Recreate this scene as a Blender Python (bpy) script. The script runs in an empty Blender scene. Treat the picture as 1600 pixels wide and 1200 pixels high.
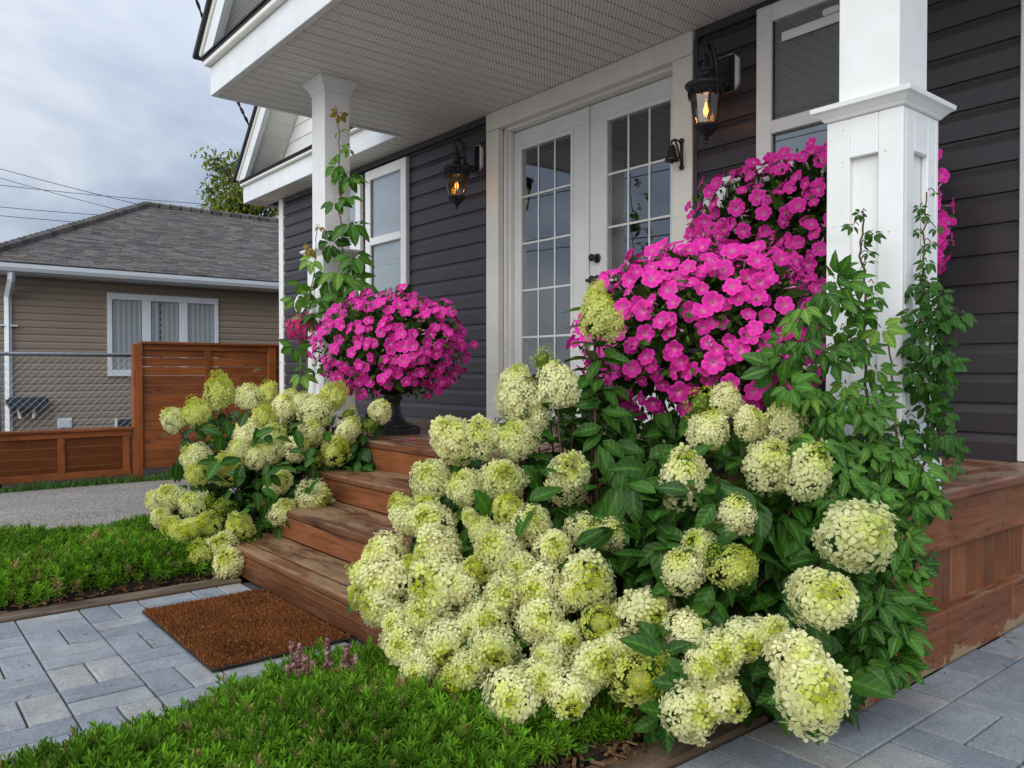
import bpy, bmesh, math, random
import numpy as np
from mathutils import Vector, Matrix, noise as mnoise
random.seed(7); rng = np.random.default_rng(7)
S = bpy.context.scene
R = math.radians
# ------------------------------------------------------------------ camera
CAM = Vector((0.0, -3.54, 0.885)); FPX = 1245.0
YAW = math.atan2(1017, 1245); PITCH = math.atan(18 / FPX)
F0 = Vector((-math.sin(R(90) - 0) * math.cos(YAW), math.sin(YAW), 0)); F0 = Vector((-math.cos(YAW), math.sin(YAW), 0))
RT = Vector((math.sin(YAW), math.cos(YAW), 0)); UP = Vector((0, 0, 1))
FW = F0 * math.cos(PITCH) - UP * math.sin(PITCH); UC = UP * math.cos(PITCH) + F0 * math.sin(PITCH)
cd = bpy.data.cameras.new('camera'); cam = bpy.data.objects.new('camera', cd); S.collection.objects.link(cam)
cam.matrix_world = Matrix.Translation(CAM) @ Matrix((RT, UC, -FW)).transposed().to_4x4()
cd.lens = 36 * FPX / 1600; cd.sensor_width = 36; cd.clip_end = 2000; cd.clip_start = 0.02
S.camera = cam
# ------------------------------------------------------------------ world, sun, exposure
SUN = Vector((0.36, -0.82, 0.52)).normalized()
W = bpy.data.worlds.new("World"); S.world = W; W.use_nodes = True
nt = W.node_tree; nt.nodes.clear()
def wn(t, **k):
    n = nt.nodes.new(t)
    for a, b in k.items(): setattr(n, a, b)
    return n
wo = wn('ShaderNodeOutputWorld'); bg = wn('ShaderNodeBackground'); bg.inputs[1].default_value = 0.1
sky = wn('ShaderNodeTexSky', sky_type='NISHITA', sun_disc=False)
sky.sun_elevation = math.asin(SUN.z); sky.sun_rotation = math.atan2(SUN.x, SUN.y)
tc = wn('ShaderNodeTexCoord'); sep = wn('ShaderNodeSeparateXYZ'); nt.links.new(tc.outputs['Generated'], sep.inputs[0])
ad = wn('ShaderNodeMath', operation='ADD'); ad.inputs[1].default_value = 0.35; nt.links.new(sep.outputs[2], ad.inputs[0])
mx = wn('ShaderNodeMath', operation='MAXIMUM'); mx.inputs[1].default_value = 0.1; nt.links.new(ad.outputs[0], mx.inputs[0])
cb = wn('ShaderNodeCombineXYZ')
for i in (0, 1):
    dv = wn('ShaderNodeMath', operation='DIVIDE'); nt.links.new(sep.outputs[i], dv.inputs[0]); nt.links.new(mx.outputs[0], dv.inputs[1]); nt.links.new(dv.outputs[0], cb.inputs[i])
n1 = wn('ShaderNodeTexNoise'); n1.inputs['Scale'].default_value = 1.5; n1.inputs['Detail'].default_value = 5; n1.inputs['Roughness'].default_value = 0.58; n1.inputs['Distortion'].default_value = 0.4
nt.links.new(cb.outputs[0], n1.inputs[0])
r1 = wn('ShaderNodeValToRGB'); nt.links.new(n1.outputs[0], r1.inputs[0])
r1.color_ramp.elements[0].position = 0.40; r1.color_ramp.elements[0].color = (3.7, 4.35, 5.5, 1)
r1.color_ramp.elements[1].position = 0.64; r1.color_ramp.elements[1].color = (7.2, 7.7, 8.4, 1)
e = r1.color_ramp.elements.new(0.5); e.color = (4.8, 5.5, 6.85, 1)
zz = wn('ShaderNodeMath', operation='MAXIMUM'); zz.inputs[1].default_value = 0.0; nt.links.new(sep.outputs[2], zz.inputs[0])
z2 = wn('ShaderNodeMath', operation='POWER'); z2.inputs[1].default_value = 1.7; nt.links.new(zz.outputs[0], z2.inputs[0])
gr = wn('ShaderNodeMath', operation='MULTIPLY_ADD'); gr.inputs[1].default_value = 1.0; gr.inputs[2].default_value = 0.50; nt.links.new(z2.outputs[0], gr.inputs[0])   # overcast: brighter overhead
vm = wn('ShaderNodeVectorMath', operation='SCALE'); nt.links.new(r1.outputs[0], vm.inputs[0]); nt.links.new(gr.outputs[0], vm.inputs['Scale'])
mixw = wn('ShaderNodeMix', data_type='RGBA'); mixw.inputs[0].default_value = 0.9
nt.links.new(sky.outputs[0], mixw.inputs[6]); nt.links.new(vm.outputs[0], mixw.inputs[7])
nt.links.new(mixw.outputs[2], bg.inputs[0]); nt.links.new(bg.outputs[0], wo.inputs[0])
sl = bpy.data.lights.new('sun', 'SUN'); sl.energy = 1.5; sl.angle = R(70); sl.color = (1.0, 0.96, 0.9)
so = bpy.data.objects.new('sun', sl); S.collection.objects.link(so); so.rotation_euler = SUN.to_track_quat('Z', 'Y').to_euler()
S.view_settings.view_transform = 'Standard'; S.view_settings.look = 'None'; S.view_settings.exposure = 0.8; S.view_settings.gamma = 1.0
S.view_settings.use_curve_mapping = False
S.render.engine = 'CYCLES'; S.cycles.use_denoising = True; S.cycles.max_bounces = 7; S.cycles.transparent_max_bounces = 12
S.cycles.caustics_reflective = False; S.cycles.caustics_refractive = False
# ------------------------------------------------------------------ helpers
def ray(px, py, d):
    return CAM + (FW + RT * ((px - 800) / FPX) + UC * ((600 - py) / FPX)) * d
WM = {}
def reg(o, M, parent=None):
    S.collection.objects.link(o)
    if parent is not None:
        o.parent = parent; o.matrix_parent_inverse = WM[parent.name].inverted()
    o.matrix_basis = M; WM[o.name] = M.copy(); return o
def TR(loc=(0, 0, 0), rz=0.0): return Matrix.Translation(loc) @ Matrix.Rotation(rz, 4, 'Z')
def tag(o, label=None, cat=None, group=None, kind=None):
    if label: o['label'] = label
    if cat: o['category'] = cat
    if group: o['group'] = group
    if kind: o['kind'] = kind
    return o
def thing(name, label, cat, loc, group=None):
    return tag(reg(bpy.data.objects.new(name, None), TR(loc)), label, cat, group)
def mob(name, me, m=None, parent=None, M=None, kind=None):
    o = bpy.data.objects.new(name, me)
    if m is not None and len(me.materials) == 0: me.materials.append(m)
    reg(o, M if M is not None else Matrix(), parent)
    if kind: o['kind'] = kind
    return o
class MB:
    def __init__(s): s.v = []; s.f = []; s.c = []; s.smooth = False
    def add(s, vs, fs, M=None, col=None):
        b = len(s.v)
        for v in vs: s.v.append(tuple(M @ Vector(v)) if M is not None else tuple(v))
        s.f += [tuple(i + b for i in f) for f in fs]
        s.c += [col or (1, 1, 1)] * len(vs)
    def box(s, x0, y0, z0, x1, y1, z1, M=None, col=None):
        s.add([(x0, y0, z0), (x1, y0, z0), (x1, y1, z0), (x0, y1, z0), (x0, y0, z1), (x1, y0, z1), (x1, y1, z1), (x0, y1, z1)],
              [(0, 3, 2, 1), (4, 5, 6, 7), (0, 1, 5, 4), (1, 2, 6, 5), (2, 3, 7, 6), (3, 0, 4, 7)], M, col)
    def tube(s, pts, r, n=6, col=None, cap=True):
        pts = [Vector(p) for p in pts]; rs = r if isinstance(r, (list, tuple)) else [r] * len(pts)
        vs = []; ref = None
        for i, p in enumerate(pts):
            d = (pts[min(i + 1, len(pts) - 1)] - pts[max(i - 1, 0)]).normalized()
            if ref is None: ref = Vector((0, 0, 1)) if abs(d.z) < 0.9 else Vector((1, 0, 0))
            u = (ref - d * ref.dot(d)).normalized(); w = d.cross(u); ref = u
            for k in range(n):
                a = 2 * math.pi * k / n; vs.append(p + (u * math.cos(a) + w * math.sin(a)) * rs[i])
        fs = [(i * n + k, i * n + (k + 1) % n, (i + 1) * n + (k + 1) % n, (i + 1) * n + k) for i in range(len(pts) - 1) for k in range(n)]
        if cap: fs += [tuple(range(n))[::-1], tuple((len(pts) - 1) * n + k for k in range(n))]
        s.add(vs, fs, None, col)
    def lathe(s, prof, n=16, M=None, col=None, sq=False):
        vs = []
        for r, z in prof:
            for k in range(n):
                a = 2 * math.pi * (k + (0.5 if sq else 0)) / n; vs.append((r * math.cos(a), r * math.sin(a), z))
        fs = [(i * n + k, i * n + (k + 1) % n, (i + 1) * n + (k + 1) % n, (i + 1) * n + k) for i in range(len(prof) - 1) for k in range(n)]
        fs += [tuple(range(n))[::-1], tuple((len(prof) - 1) * n + k for k in range(n))]
        s.add(vs, fs, M, col)
    def mesh(s, name, smooth=False, tint=False):
        me = bpy.data.meshes.new(name); me.from_pydata(s.v, [], s.f)
        if tint:
            a = me.color_attributes.new('tint', 'FLOAT_COLOR', 'POINT')
            a.data.foreach_set('color', np.array([(*c, 1) for c in s.c], dtype=np.float32).ravel())
        if smooth: me.polygons.foreach_set('use_smooth', [True] * len(me.polygons))
        me.update(); return me
    def build(s, name, m, parent=None, M=None, smooth=False, tint=False, kind=None):
        return mob(name, s.mesh(name, smooth, tint), m, parent, M, kind)
def npmesh(name, V, Fc, col=None, smooth=False):
    me = bpy.data.meshes.new(name); k = Fc.shape[1]
    me.vertices.add(len(V)); me.vertices.foreach_set('co', V.astype(np.float32).ravel())
    me.loops.add(Fc.size); me.loops.foreach_set('vertex_index', Fc.astype(np.int32).ravel())
    me.polygons.add(len(Fc)); me.polygons.foreach_set('loop_start', np.arange(0, Fc.size, k, dtype=np.int32))
    if col is not None:
        a = me.color_attributes.new('tint', 'FLOAT_COLOR', 'POINT')
        a.data.foreach_set('color', np.concatenate([col, np.ones((len(V), 1))], 1).astype(np.float32).ravel())
    if smooth: me.polygons.foreach_set('use_smooth', [True] * len(Fc))
    me.update(calc_edges=True); me.validate(); return me
def scatter(tv, tf, mats, cols=None, tcol=None):
    """template (n,3),(m,k) placed by matrices (N,4,4) -> one vertex and face array"""
    N = len(mats); n = len(tv); mats = np.asarray(mats)
    V = np.einsum('nij,vj->nvi', mats[:, :3, :3], tv) + mats[:, None, :3, 3]
    Fc = (tf[None] + (np.arange(N) * n)[:, None, None]).reshape(-1, tf.shape[1])
    C = None
    if cols is not None:
        C = np.repeat(np.asarray(cols)[:, None, :], n, 1)
        if tcol is not None: C = C * tcol[None]
        C = C.reshape(-1, 3)
    return V.reshape(-1, 3), Fc, C
def mesh_arrays(me):
    v = np.empty(len(me.vertices) * 3, np.float32); me.vertices.foreach_get('co', v)
    me.calc_loop_triangles(); t = np.empty(len(me.loop_triangles) * 3, np.int32); me.loop_triangles.foreach_get('vertices', t)
    return v.reshape(-1, 3), t.reshape(-1, 3)
def basis(d, up, loc=(0, 0, 0), s=1.0):
    x = Vector(d).normalized(); u = Vector(up); z = u - x * u.dot(x)
    if z.length < 1e-4: z = Vector((0.3, 0.9, 0.2)) - x * Vector((0.3, 0.9, 0.2)).dot(x)
    z.normalize(); y = z.cross(x)
    M = Matrix((x * s, y * s, z * s)).transposed().to_4x4(); M.translation = loc; return M
def rv(s=1.0): return Vector((random.uniform(-s, s), random.uniform(-s, s), random.uniform(-s, s)))
BOX = {}
def bevbox(sx, sy, sz, b=0.004, seg=1):
    key = (round(sx, 4), round(sy, 4), round(sz, 4), b, seg)
    if key not in BOX:
        bm = bmesh.new(); bmesh.ops.create_cube(bm, size=1)
        for v in bm.verts: v.co = (v.co.x * sx, v.co.y * sy, v.co.z * sz)
        bmesh.ops.bevel(bm, geom=bm.edges[:], offset=min(b, 0.4 * min(sx, sy, sz)), segments=seg, affect='EDGES', profile=0.5)
        me = bpy.data.meshes.new('box'); bm.to_mesh(me); bm.free(); BOX[key] = me
    return BOX[key]
def board(name, lo, hi, m, parent, b=0.004, seg=1):
    """a board between two world corners; its long axis becomes local X so grain follows it"""
    lo, hi = Vector(lo), Vector(hi); s = hi - lo; c = (lo + hi) / 2
    ax = max(range(3), key=lambda i: s[i])
    if ax == 0: Rm = Matrix(); sz = (s.x, s.y, s.z)
    elif ax == 1: Rm = Matrix.Rotation(R(90), 4, 'Z'); sz = (s.y, s.x, s.z)
    else: Rm = Matrix.Rotation(R(-90), 4, 'Y'); sz = (s.z, s.y, s.x)
    me = bevbox(*sz, b, seg)
    if len(me.materials) and me.materials[0] != m:
        me = me.copy(); me.materials.clear()
    return mob(name, me, m, parent, Matrix.Translation(c) @ Rm)
# ------------------------------------------------------------------ materials
class NT:
    def __init__(s, name):
        s.m = bpy.data.materials.new(name); s.m.use_nodes = True; s.t = s.m.node_tree; s.t.nodes.clear()
        s.out = s.n('ShaderNodeOutputMaterial')
    def n(s, t, **k):
        x = s.t.nodes.new(t)
        for a, b in k.items():
            if a.startswith('i_'):
                x.inputs[a[2:].replace('_', ' ')].default_value = b
            else: setattr(x, a, b)
        return x
    def l(s, a, b): s.t.links.new(a, b)
    def val(s, sock, v):
        if isinstance(v, (int, float)): sock.default_value = v
        elif isinstance(v, tuple): sock.default_value = (*v, 1) if len(v) == 3 and sock.type == 'RGBA' else v
        else: s.l(v, sock)
    def math(s, op, a, b=0.0, c=None):
        x = s.n('ShaderNodeMath', operation=op); s.val(x.inputs[0], a); s.val(x.inputs[1], b)
        if c is not None: s.val(x.inputs[2], c)
        return x.outputs[0]
    def mix(s, f, a, b, mode='MIX'):
        x = s.n('ShaderNodeMix', data_type='RGBA', blend_type=mode); s.val(x.inputs[0], f); s.val(x.inputs[6], a); s.val(x.inputs[7], b); return x.outputs[2]
    def coord(s, rnd=True, scale=(1, 1, 1), kind='Object'):
        o = s.n('ShaderNodeTexCoord').outputs[kind]
        if rnd:
            i = s.n('ShaderNodeObjectInfo'); v = s.n('ShaderNodeVectorMath', operation='SCALE'); v.inputs[0].default_value = (31.7, 17.3, 23.9); s.l(i.outputs['Random'], v.inputs['Scale'])
            a = s.n('ShaderNodeVectorMath', operation='ADD'); s.l(o, a.inputs[0]); s.l(v.outputs[0], a.inputs[1]); o = a.outputs[0]
        if scale != (1, 1, 1):
            a = s.n('ShaderNodeVectorMath', operation='MULTIPLY'); s.l(o, a.inputs[0]); a.inputs[1].default_value = scale; o = a.outputs[0]
        return o
    def noise(s, vec, scale, detail=4, rough=0.55, dist=0.0):
        x = s.n('ShaderNodeTexNoise'); s.l(vec, x.inputs['Vector']); x.inputs['Scale'].default_value = scale; x.inputs['Detail'].default_value = detail
        x.inputs['Roughness'].default_value = rough; x.inputs['Distortion'].default_value = dist; return x.outputs[0]
    def ramp(s, f, stops):
        x = s.n('ShaderNodeValToRGB'); s.l(f, x.inputs[0]); el = x.color_ramp.elements
        for i, (p, c) in enumerate(stops):
            q = el[i] if i < 2 else el.new(p)
            q.position = p; q.color = (*c, 1) if isinstance(c, tuple) else (c, c, c, 1)
        return x.outputs[0]
    def bump(s, h, strength=0.3, dist=0.01):
        x = s.n('ShaderNodeBump'); x.inputs['Strength'].default_value = strength; x.inputs['Distance'].default_value = dist; s.l(h, x.inputs['Height']); return x.outputs[0]
    def pbr(s, col, rough=0.6, bump=None, spec=0.5, metal=0.0, **k):
        b = s.n('ShaderNodeBsdfPrincipled'); s.val(b.inputs['Base Color'], col); s.val(b.inputs['Roughness'], rough)
        b.inputs['Specular IOR Level'].default_value = spec; b.inputs['Metallic'].default_value = metal
        if bump is not None: s.l(bump, b.inputs['Normal'])
        for a, v in k.items(): s.val(b.inputs[a.replace('_', ' ')], v)
        return b.outputs[0]
    def done(s, sh): s.l(sh, s.out.inputs[0]); return s.m
    def rand(s): return s.n('ShaderNodeObjectInfo').outputs['Random']
    def tint(s): return s.n('ShaderNodeVertexColor', layer_name='tint').outputs[0]
def wood(name, a, b, worn=None, wear=0.0, grain=1.0, rough=0.55, stain=0.0, low=0):
    t = NT(name); c = t.coord()
    st = t.n('ShaderNodeVectorMath', operation='MULTIPLY'); t.l(c, st.inputs[0]); st.inputs[1].default_value = (1.6, 22, 22)
    g = t.noise(st.outputs[0], 1.6, 6, 0.6, 1.2)
    st2 = t.n('ShaderNodeVectorMath', operation='MULTIPLY'); t.l(c, st2.inputs[0]); st2.inputs[1].default_value = (3, 90, 90)
    fine = t.noise(st2.outputs[0], 1.5, 3)
    big = t.noise(c, 2.3, 3)
    col = t.mix(t.ramp(g, [(0.3, 0.0), (0.72, 1.0)]), a, b)
    col = t.mix(0.7, col, t.ramp(big, [(0.3, (0.62, 0.60, 0.58)), (0.7, (1.25, 1.2, 1.15))]), 'MULTIPLY')
    rv_ = t.ramp(t.rand(), [(0.0, (0.80, 0.78, 0.76)), (1.0, (1.2, 1.18, 1.15))]); col = t.mix(1.0, col, rv_, 'MULTIPLY')
    vo = t.n('ShaderNodeTexVoronoi'); vo.inputs['Scale'].default_value = 2.6; sk = t.n('ShaderNodeVectorMath', operation='MULTIPLY'); t.l(c, sk.inputs[0]); sk.inputs[1].default_value = (1, 3.2, 3.2); t.l(sk.outputs[0], vo.inputs['Vector'])
    knot = t.ramp(vo.outputs['Distance'], [(0.05, 1.0), (0.13, 0.0)]); col = t.mix(t.math('MULTIPLY', knot, 0.75), col, tuple(x * 0.28 for x in a))
    if worn:
        w = t.noise(t.coord(scale=(2.2, 9, 9)), 1.3, 7, 0.65, 0.3)
        pt = t.n('ShaderNodeNewGeometry').outputs['Pointiness']
        wf = t.math('ADD', t.ramp(w, [(0.60 - wear * 0.35, 0.0), (0.72 - wear * 0.30, 1.0)]), 0.0)
        up = t.n('ShaderNodeSeparateXYZ'); t.l(t.n('ShaderNodeNewGeometry').outputs['Normal'], up.inputs[0])
        upf = t.math('MAXIMUM', t.math('MULTIPLY', up.outputs[2], 1.0), 0.12 if wear < 0.6 else 0.5)
        wf = t.math('MULTIPLY', wf, upf)
        col = t.mix(t.math('MULTIPLY', wf, 0.85), col, t.mix(fine, worn, tuple(x * 0.62 for x in worn)))
    if low:
        lz = t.n('ShaderNodeSeparateXYZ'); t.l(t.n('ShaderNodeTexCoord').outputs['Object'], lz.inputs[0])
        lw = t.math('ADD', t.math('MULTIPLY', lz.outputs[2], -1.0), t.math('MULTIPLY', t.math('SUBTRACT', t.noise(t.coord(scale=(5, 9, 9)), 1.6, 7, 0.7), 0.5), 0.30))
        col = t.mix(t.ramp(lw, [(0.055, 0.0), (0.07, 0.9)]), col, t.mix(fine, worn, tuple(x * 0.5 for x in worn)))
    if stain:
        sn = t.noise(t.coord(scale=(1.6, 7, 7)), 1.9, 6, 0.62, 0.5); ck = t.noise(t.coord(scale=(1.1, 60, 60)), 1.0, 2, 0.5, 0.2)
        col = t.mix(t.math('MULTIPLY', t.ramp(sn, [(0.58, 0.0), (0.68, 1.0)]), stain), col, tuple(x * 0.22 for x in a))
        col = t.mix(t.ramp(ck, [(0.70, 0.0), (0.74, 0.85)]), col, (0.012, 0.008, 0.006))
    h = t.math('ADD', t.math('MULTIPLY', g, 0.7), t.math('MULTIPLY', fine, 0.5))
    return t.done(t.pbr(col, t.ramp(big, [(0.3, rough - 0.12), (0.7, rough + 0.15)]), t.bump(h, 0.35, 0.006), 0.35))
def plain(name, col, rough=0.5, var=0.06, nscale=9, bs=0.05, bd=0.002, spec=0.5, metal=0.0):
    t = NT(name); c = t.coord(); n = t.noise(c, nscale, 5)
    cc = t.mix(1.0, col, t.ramp(n, [(0.3, (1 - var,) * 3), (0.7, (1 + var,) * 3)]), 'MULTIPLY')
    return t.done(t.pbr(cc, t.ramp(n, [(0.3, max(rough - 0.08, 0.03)), (0.7, rough + 0.08)]), t.bump(t.noise(c, nscale * 8, 3), bs, bd), spec, metal))
def m_white(name, col=(0.78, 0.79, 0.78)):
    t = NT(name); c = t.coord(); n = t.noise(c, 4, 6, 0.6); st = t.noise(t.coord(scale=(14, 14, 1.4)), 2, 5)
    cc = t.mix(1.0, col, t.ramp(n, [(0.35, (0.93, 0.93, 0.92)), (0.65, (1.02, 1.02, 1.02))]), 'MULTIPLY')
    cc = t.mix(t.ramp(st, [(0.58, 0.0), (0.8, 0.35)]), cc, (0.5, 0.49, 0.45))
    return t.done(t.pbr(cc, 0.42, t.bump(t.noise(c, 60, 3), 0.04, 0.001), 0.4))
M = {}
M['white'] = m_white('white_paint'); M['cream'] = m_white('cream_trim', (0.78, 0.755, 0.69)); M['fascia'] = m_white('white_aluminium', (0.76, 0.79, 0.80))
def m_siding(name, col, wearcol):
    t = NT(name); c = t.coord(scale=(0.6, 8, 8)); g = t.noise(t.coord(scale=(3, 60, 60)), 1.2, 4, 0.6, 0.4); b = t.noise(t.coord(), 1.4, 5)
    cc = t.mix(t.ramp(b, [(0.35, 0.0), (0.75, 0.5)]), col, wearcol)
    cc = t.mix(1.0, cc, t.ramp(t.rand(), [(0.0, (0.94,) * 3), (1.0, (1.06,) * 3)]), 'MULTIPLY')
    sp = t.ramp(t.noise(t.coord(), 150, 2), [(0.70, 0.0), (0.76, 0.3)])
    cc = t.mix(sp, cc, tuple(min(1, x * 3) for x in col))
    return t.done(t.pbr(cc, t.ramp(g, [(0.3, 0.38), (0.7, 0.55)]), t.bump(g, 0.14, 0.002), 0.5))
M['siding'] = m_siding('charcoal_siding', (0.035, 0.031, 0.036), (0.051, 0.046, 0.051))
M['taupe'] = m_siding('taupe_siding', (0.250, 0.200, 0.152), (0.285, 0.232, 0.180))
M['baseb'] = wood('worn_base_wood', (0.275, 0.098, 0.037), (0.130, 0.044, 0.017), (0.42, 0.30, 0.18), 0.22, rough=0.5, stain=0.4, low=1)
M['deckred'] = wood('red_stained_wood', (0.275, 0.098, 0.037), (0.130, 0.044, 0.017), (0.40, 0.29, 0.18), 0.22, rough=0.5, stain=0.4)
M['tread'] = wood('worn_tread_wood', (0.18, 0.075, 0.030), (0.075, 0.028, 0.012), (0.36, 0.225, 0.115), 0.50, rough=0.62, stain=0.85)
M['riser'] = wood('weathered_riser_wood', (0.17, 0.062, 0.024), (0.075, 0.026, 0.011), (0.33, 0.20, 0.10), 0.40, rough=0.6, stain=0.6)
M['decktop'] = wood('deck_board_wood', (0.20, 0.078, 0.040), (0.10, 0.036, 0.020), (0.38, 0.26, 0.17), 0.42, rough=0.42, stain=0.6)
M['fence'] = wood('orange_fence_wood', (0.31, 0.098, 0.026), (0.17, 0.050, 0.015), rough=0.5)
M['edging'] = wood('old_edging_timber', (0.15, 0.105, 0.070), (0.085, 0.058, 0.040), (0.26, 0.20, 0.14), 0.3)
M['black'] = plain('black_iron', (0.012, 0.013, 0.016), 0.42, 0.3, 20, 0.25, 0.003)
M['urn'] = plain('black_resin_urn', (0.014, 0.015, 0.02), 0.5, 0.3, 14, 0.1, 0.003)
M['darkroof'] = plain('dark_shingle', (0.030, 0.032, 0.038), 0.85, 0.4, 30, 0.5, 0.005)
M['metal'] = plain('galvanised_steel', (0.30, 0.33, 0.36), 0.45, 0.1, 12, 0.05, 0.002, 0.5, 0.6)
M['gutter'] = plain('white_gutter', (0.66, 0.71, 0.75), 0.4, 0.05)
M['soil'] = plain('dark_soil', (0.035, 0.022, 0.014), 0.95, 0.5, 25, 1.0, 0.02)
M['joint'] = plain('joint_sand', (0.055, 0.055, 0.055), 0.95, 0.3, 40, 0.5, 0.01)
M['concrete'] = plain('foundation_concrete', (0.42, 0.41, 0.385), 0.9, 0.15, 8, 0.4, 0.006)
M['dark'] = plain('dark_interior', (0.012, 0.013, 0.015), 0.8, 0.3)
M['cable'] = plain('cable_black', (0.03, 0.03, 0.033), 0.6, 0.1)
M['boxgrey'] = plain('dark_blue_grey_plastic', (0.03, 0.04, 0.06), 0.5, 0.2)
def m_paver():
    t = NT('concrete_paver'); c = t.coord(); n = t.noise(c, 9, 6, 0.6); f = t.noise(c, 130, 3, 0.7); st = t.noise(t.coord(scale=(4, 14, 4)), 1.6, 5, 0.6, 0.6)
    base = t.ramp(t.rand(), [(0.0, (0.190, 0.212, 0.235)), (0.4, (0.245, 0.268, 0.292)), (0.75, (0.270, 0.290, 0.305)), (1.0, (0.320, 0.315, 0.290))])
    cc = t.mix(1.0, base, t.ramp(n, [(0.3, (0.82,) * 3), (0.7, (1.16,) * 3)]), 'MULTIPLY')
    cc = t.mix(1.0, cc, t.ramp(st, [(0.3, (0.88, 0.89, 0.91)), (0.7, (1.1, 1.09, 1.06))]), 'MULTIPLY')
    cc = t.mix(0.7, cc, t.ramp(f, [(0.3, (0.62,) * 3), (0.5, (1.0,) * 3), (0.72, (1.35,) * 3)]), 'MULTIPLY')
    h = t.math('ADD', t.math('MULTIPLY', f, 0.6), n)
    return t.done(t.pbr(cc, 0.82, t.bump(h, 0.5, 0.004), 0.3))
M['paver'] = m_paver()
def m_gravel():
    t = NT('gravel'); c = t.coord(False); v = t.n('ShaderNodeTexVoronoi'); v.inputs['Scale'].default_value = 75; t.l(c, v.inputs['Vector'])
    v2 = t.n('ShaderNodeTexVoronoi'); v2.inputs['Scale'].default_value = 31; t.l(c, v2.inputs['Vector'])
    b = t.noise(c, 0.9, 5); hsv = t.n('ShaderNodeSeparateColor'); t.l(v.outputs['Color'], hsv.inputs[0])
    cc = t.ramp(hsv.outputs[0], [(0.0, (0.14, 0.128, 0.115)), (0.5, (0.27, 0.245, 0.215)), (1.0, (0.42, 0.39, 0.345))])
    cc = t.mix(1.0, cc, t.ramp(b, [(0.3, (0.82, 0.82, 0.82)), (0.7, (1.1, 1.09, 1.07))]), 'MULTIPLY')
    h = t.math('ADD', t.math('SUBTRACT', 1.0, v.outputs['Distance']), t.math('MULTIPLY', t.math('SUBTRACT', 1.0, v2.outputs['Distance']), 0.6))
    return t.done(t.pbr(cc, 0.9, t.bump(h, 0.9, 0.01), 0.25))
M['gravel'] = m_gravel()
def m_soffit():
    t = NT('perforated_soffit'); sp = t.n('ShaderNodeSeparateXYZ'); t.l(t.n('ShaderNodeTexCoord').outputs['Object'], sp.inputs[0])
    u = t.math('DIVIDE', sp.outputs[0], 0.0135); v = t.math('DIVIDE', sp.outputs[1], 0.024)
    row = t.math('MODULO', t.math('ABSOLUTE', t.math('FLOOR', u)), 2.0)
    fu = t.math('SUBTRACT', t.math('FRACT', u), 0.5); fv = t.math('SUBTRACT', t.math('FRACT', t.math('ADD', v, t.math('MULTIPLY', row, 0.5))), 0.5)
    d = t.math('SQRT', t.math('ADD', t.math('POWER', t.math('MULTIPLY', fu, 0.0135), 2.0), t.math('POWER', t.math('MULTIPLY', fv, 0.024), 2.0)))
    hole = t.math('LESS_THAN', d, 0.0034)
    cc = t.mix(hole, (0.82, 0.80, 0.75), (0.06, 0.058, 0.055))
    cc = t.mix(1.0, cc, t.ramp(t.rand(), [(0.0, (0.96,) * 3), (1.0, (1.04,) * 3)]), 'MULTIPLY')
    return t.done(t.pbr(cc, 0.5, None, 0.4))
M['soffit'] = m_soffit()
def m_glass(name, refl, tintc, rough=0.0):
    t = NT(name); g = t.n('ShaderNodeBsdfGlossy'); g.inputs['Roughness'].default_value = rough; g.inputs['Color'].default_value = (0.93, 0.96, 1.0, 1)
    tr = t.n('ShaderNodeBsdfTransparent'); tr.inputs[0].default_value = (*tintc, 1)
    n = t.noise(t.coord(), 2.2, 2); t.l(t.bump(n, 0.02, 0.01), g.inputs['Normal'])
    lw = t.n('ShaderNodeLayerWeight'); lw.inputs['Blend'].default_value = 0.5
    f = t.math('MINIMUM', t.math('ADD', t.math('POWER', lw.outputs['Facing'], 4.0), refl + .04), 1.0)
    mxs = t.n('ShaderNodeMixShader'); t.l(f, mxs.inputs[0]); t.l(tr.outputs[0], mxs.inputs[1]); t.l(g.outputs[0], mxs.inputs[2]); return t.done(mxs.outputs[0])
M['glass'] = m_glass('window_glass', 0.17, (0.9, 0.94, 0.95)); M['clear'] = m_glass('house_window_glass', 0.08, (0.98, 0.99, 1.0)); M['amber'] = m_glass('lamp_glass', 0.04, (0.88, 0.68, 0.38))
def emit(name, col, s):
    t = NT(name); x = t.n('ShaderNodeEmission'); x.inputs[0].default_value = (*col, 1); x.inputs[1].default_value = s; return t.done(x.outputs[0])
M['bulb'] = emit('glowing_filament', (1.0, 0.56, 0.14), 4.5)
def m_curtain(name, c0):
    t = NT(name); return t.done(t.pbr(c0, 0.9, None, 0.1))
M['curtain'] = m_curtain('pale_curtain', (0.40, 0.45, 0.46)); M['blind'] = m_curtain('dim_blind', (0.16, 0.175, 0.18))
def m_petal(name, trans=0.3, rough=0.55):
    t = NT(name); c = t.tint(); n = t.noise(t.coord(), 60, 3)
    c2 = t.mix(1.0, c, t.ramp(n, [(0.3, (0.88,) * 3), (0.7, (1.08,) * 3)]), 'MULTIPLY')
    c2 = t.mix(1.0, c2, t.ramp(t.rand(), [(0.0, (0.90, 0.92, 0.86)), (1.0, (1.05, 1.04, 1.06))]), 'MULTIPLY')
    p = t.pbr(c2, rough, None, 0.25); tr = t.n('ShaderNodeBsdfTranslucent'); t.l(c2, tr.inputs[0])
    ms = t.n('ShaderNodeMixShader'); ms.inputs[0].default_value = trans; t.l(p, ms.inputs[1]); t.l(tr.outputs[0], ms.inputs[2]); return t.done(ms.outputs[0])
M['petal'] = m_petal('hydrangea_petal', 0.5); M['pink'] = m_petal('petunia_petal', 0.3)
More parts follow.
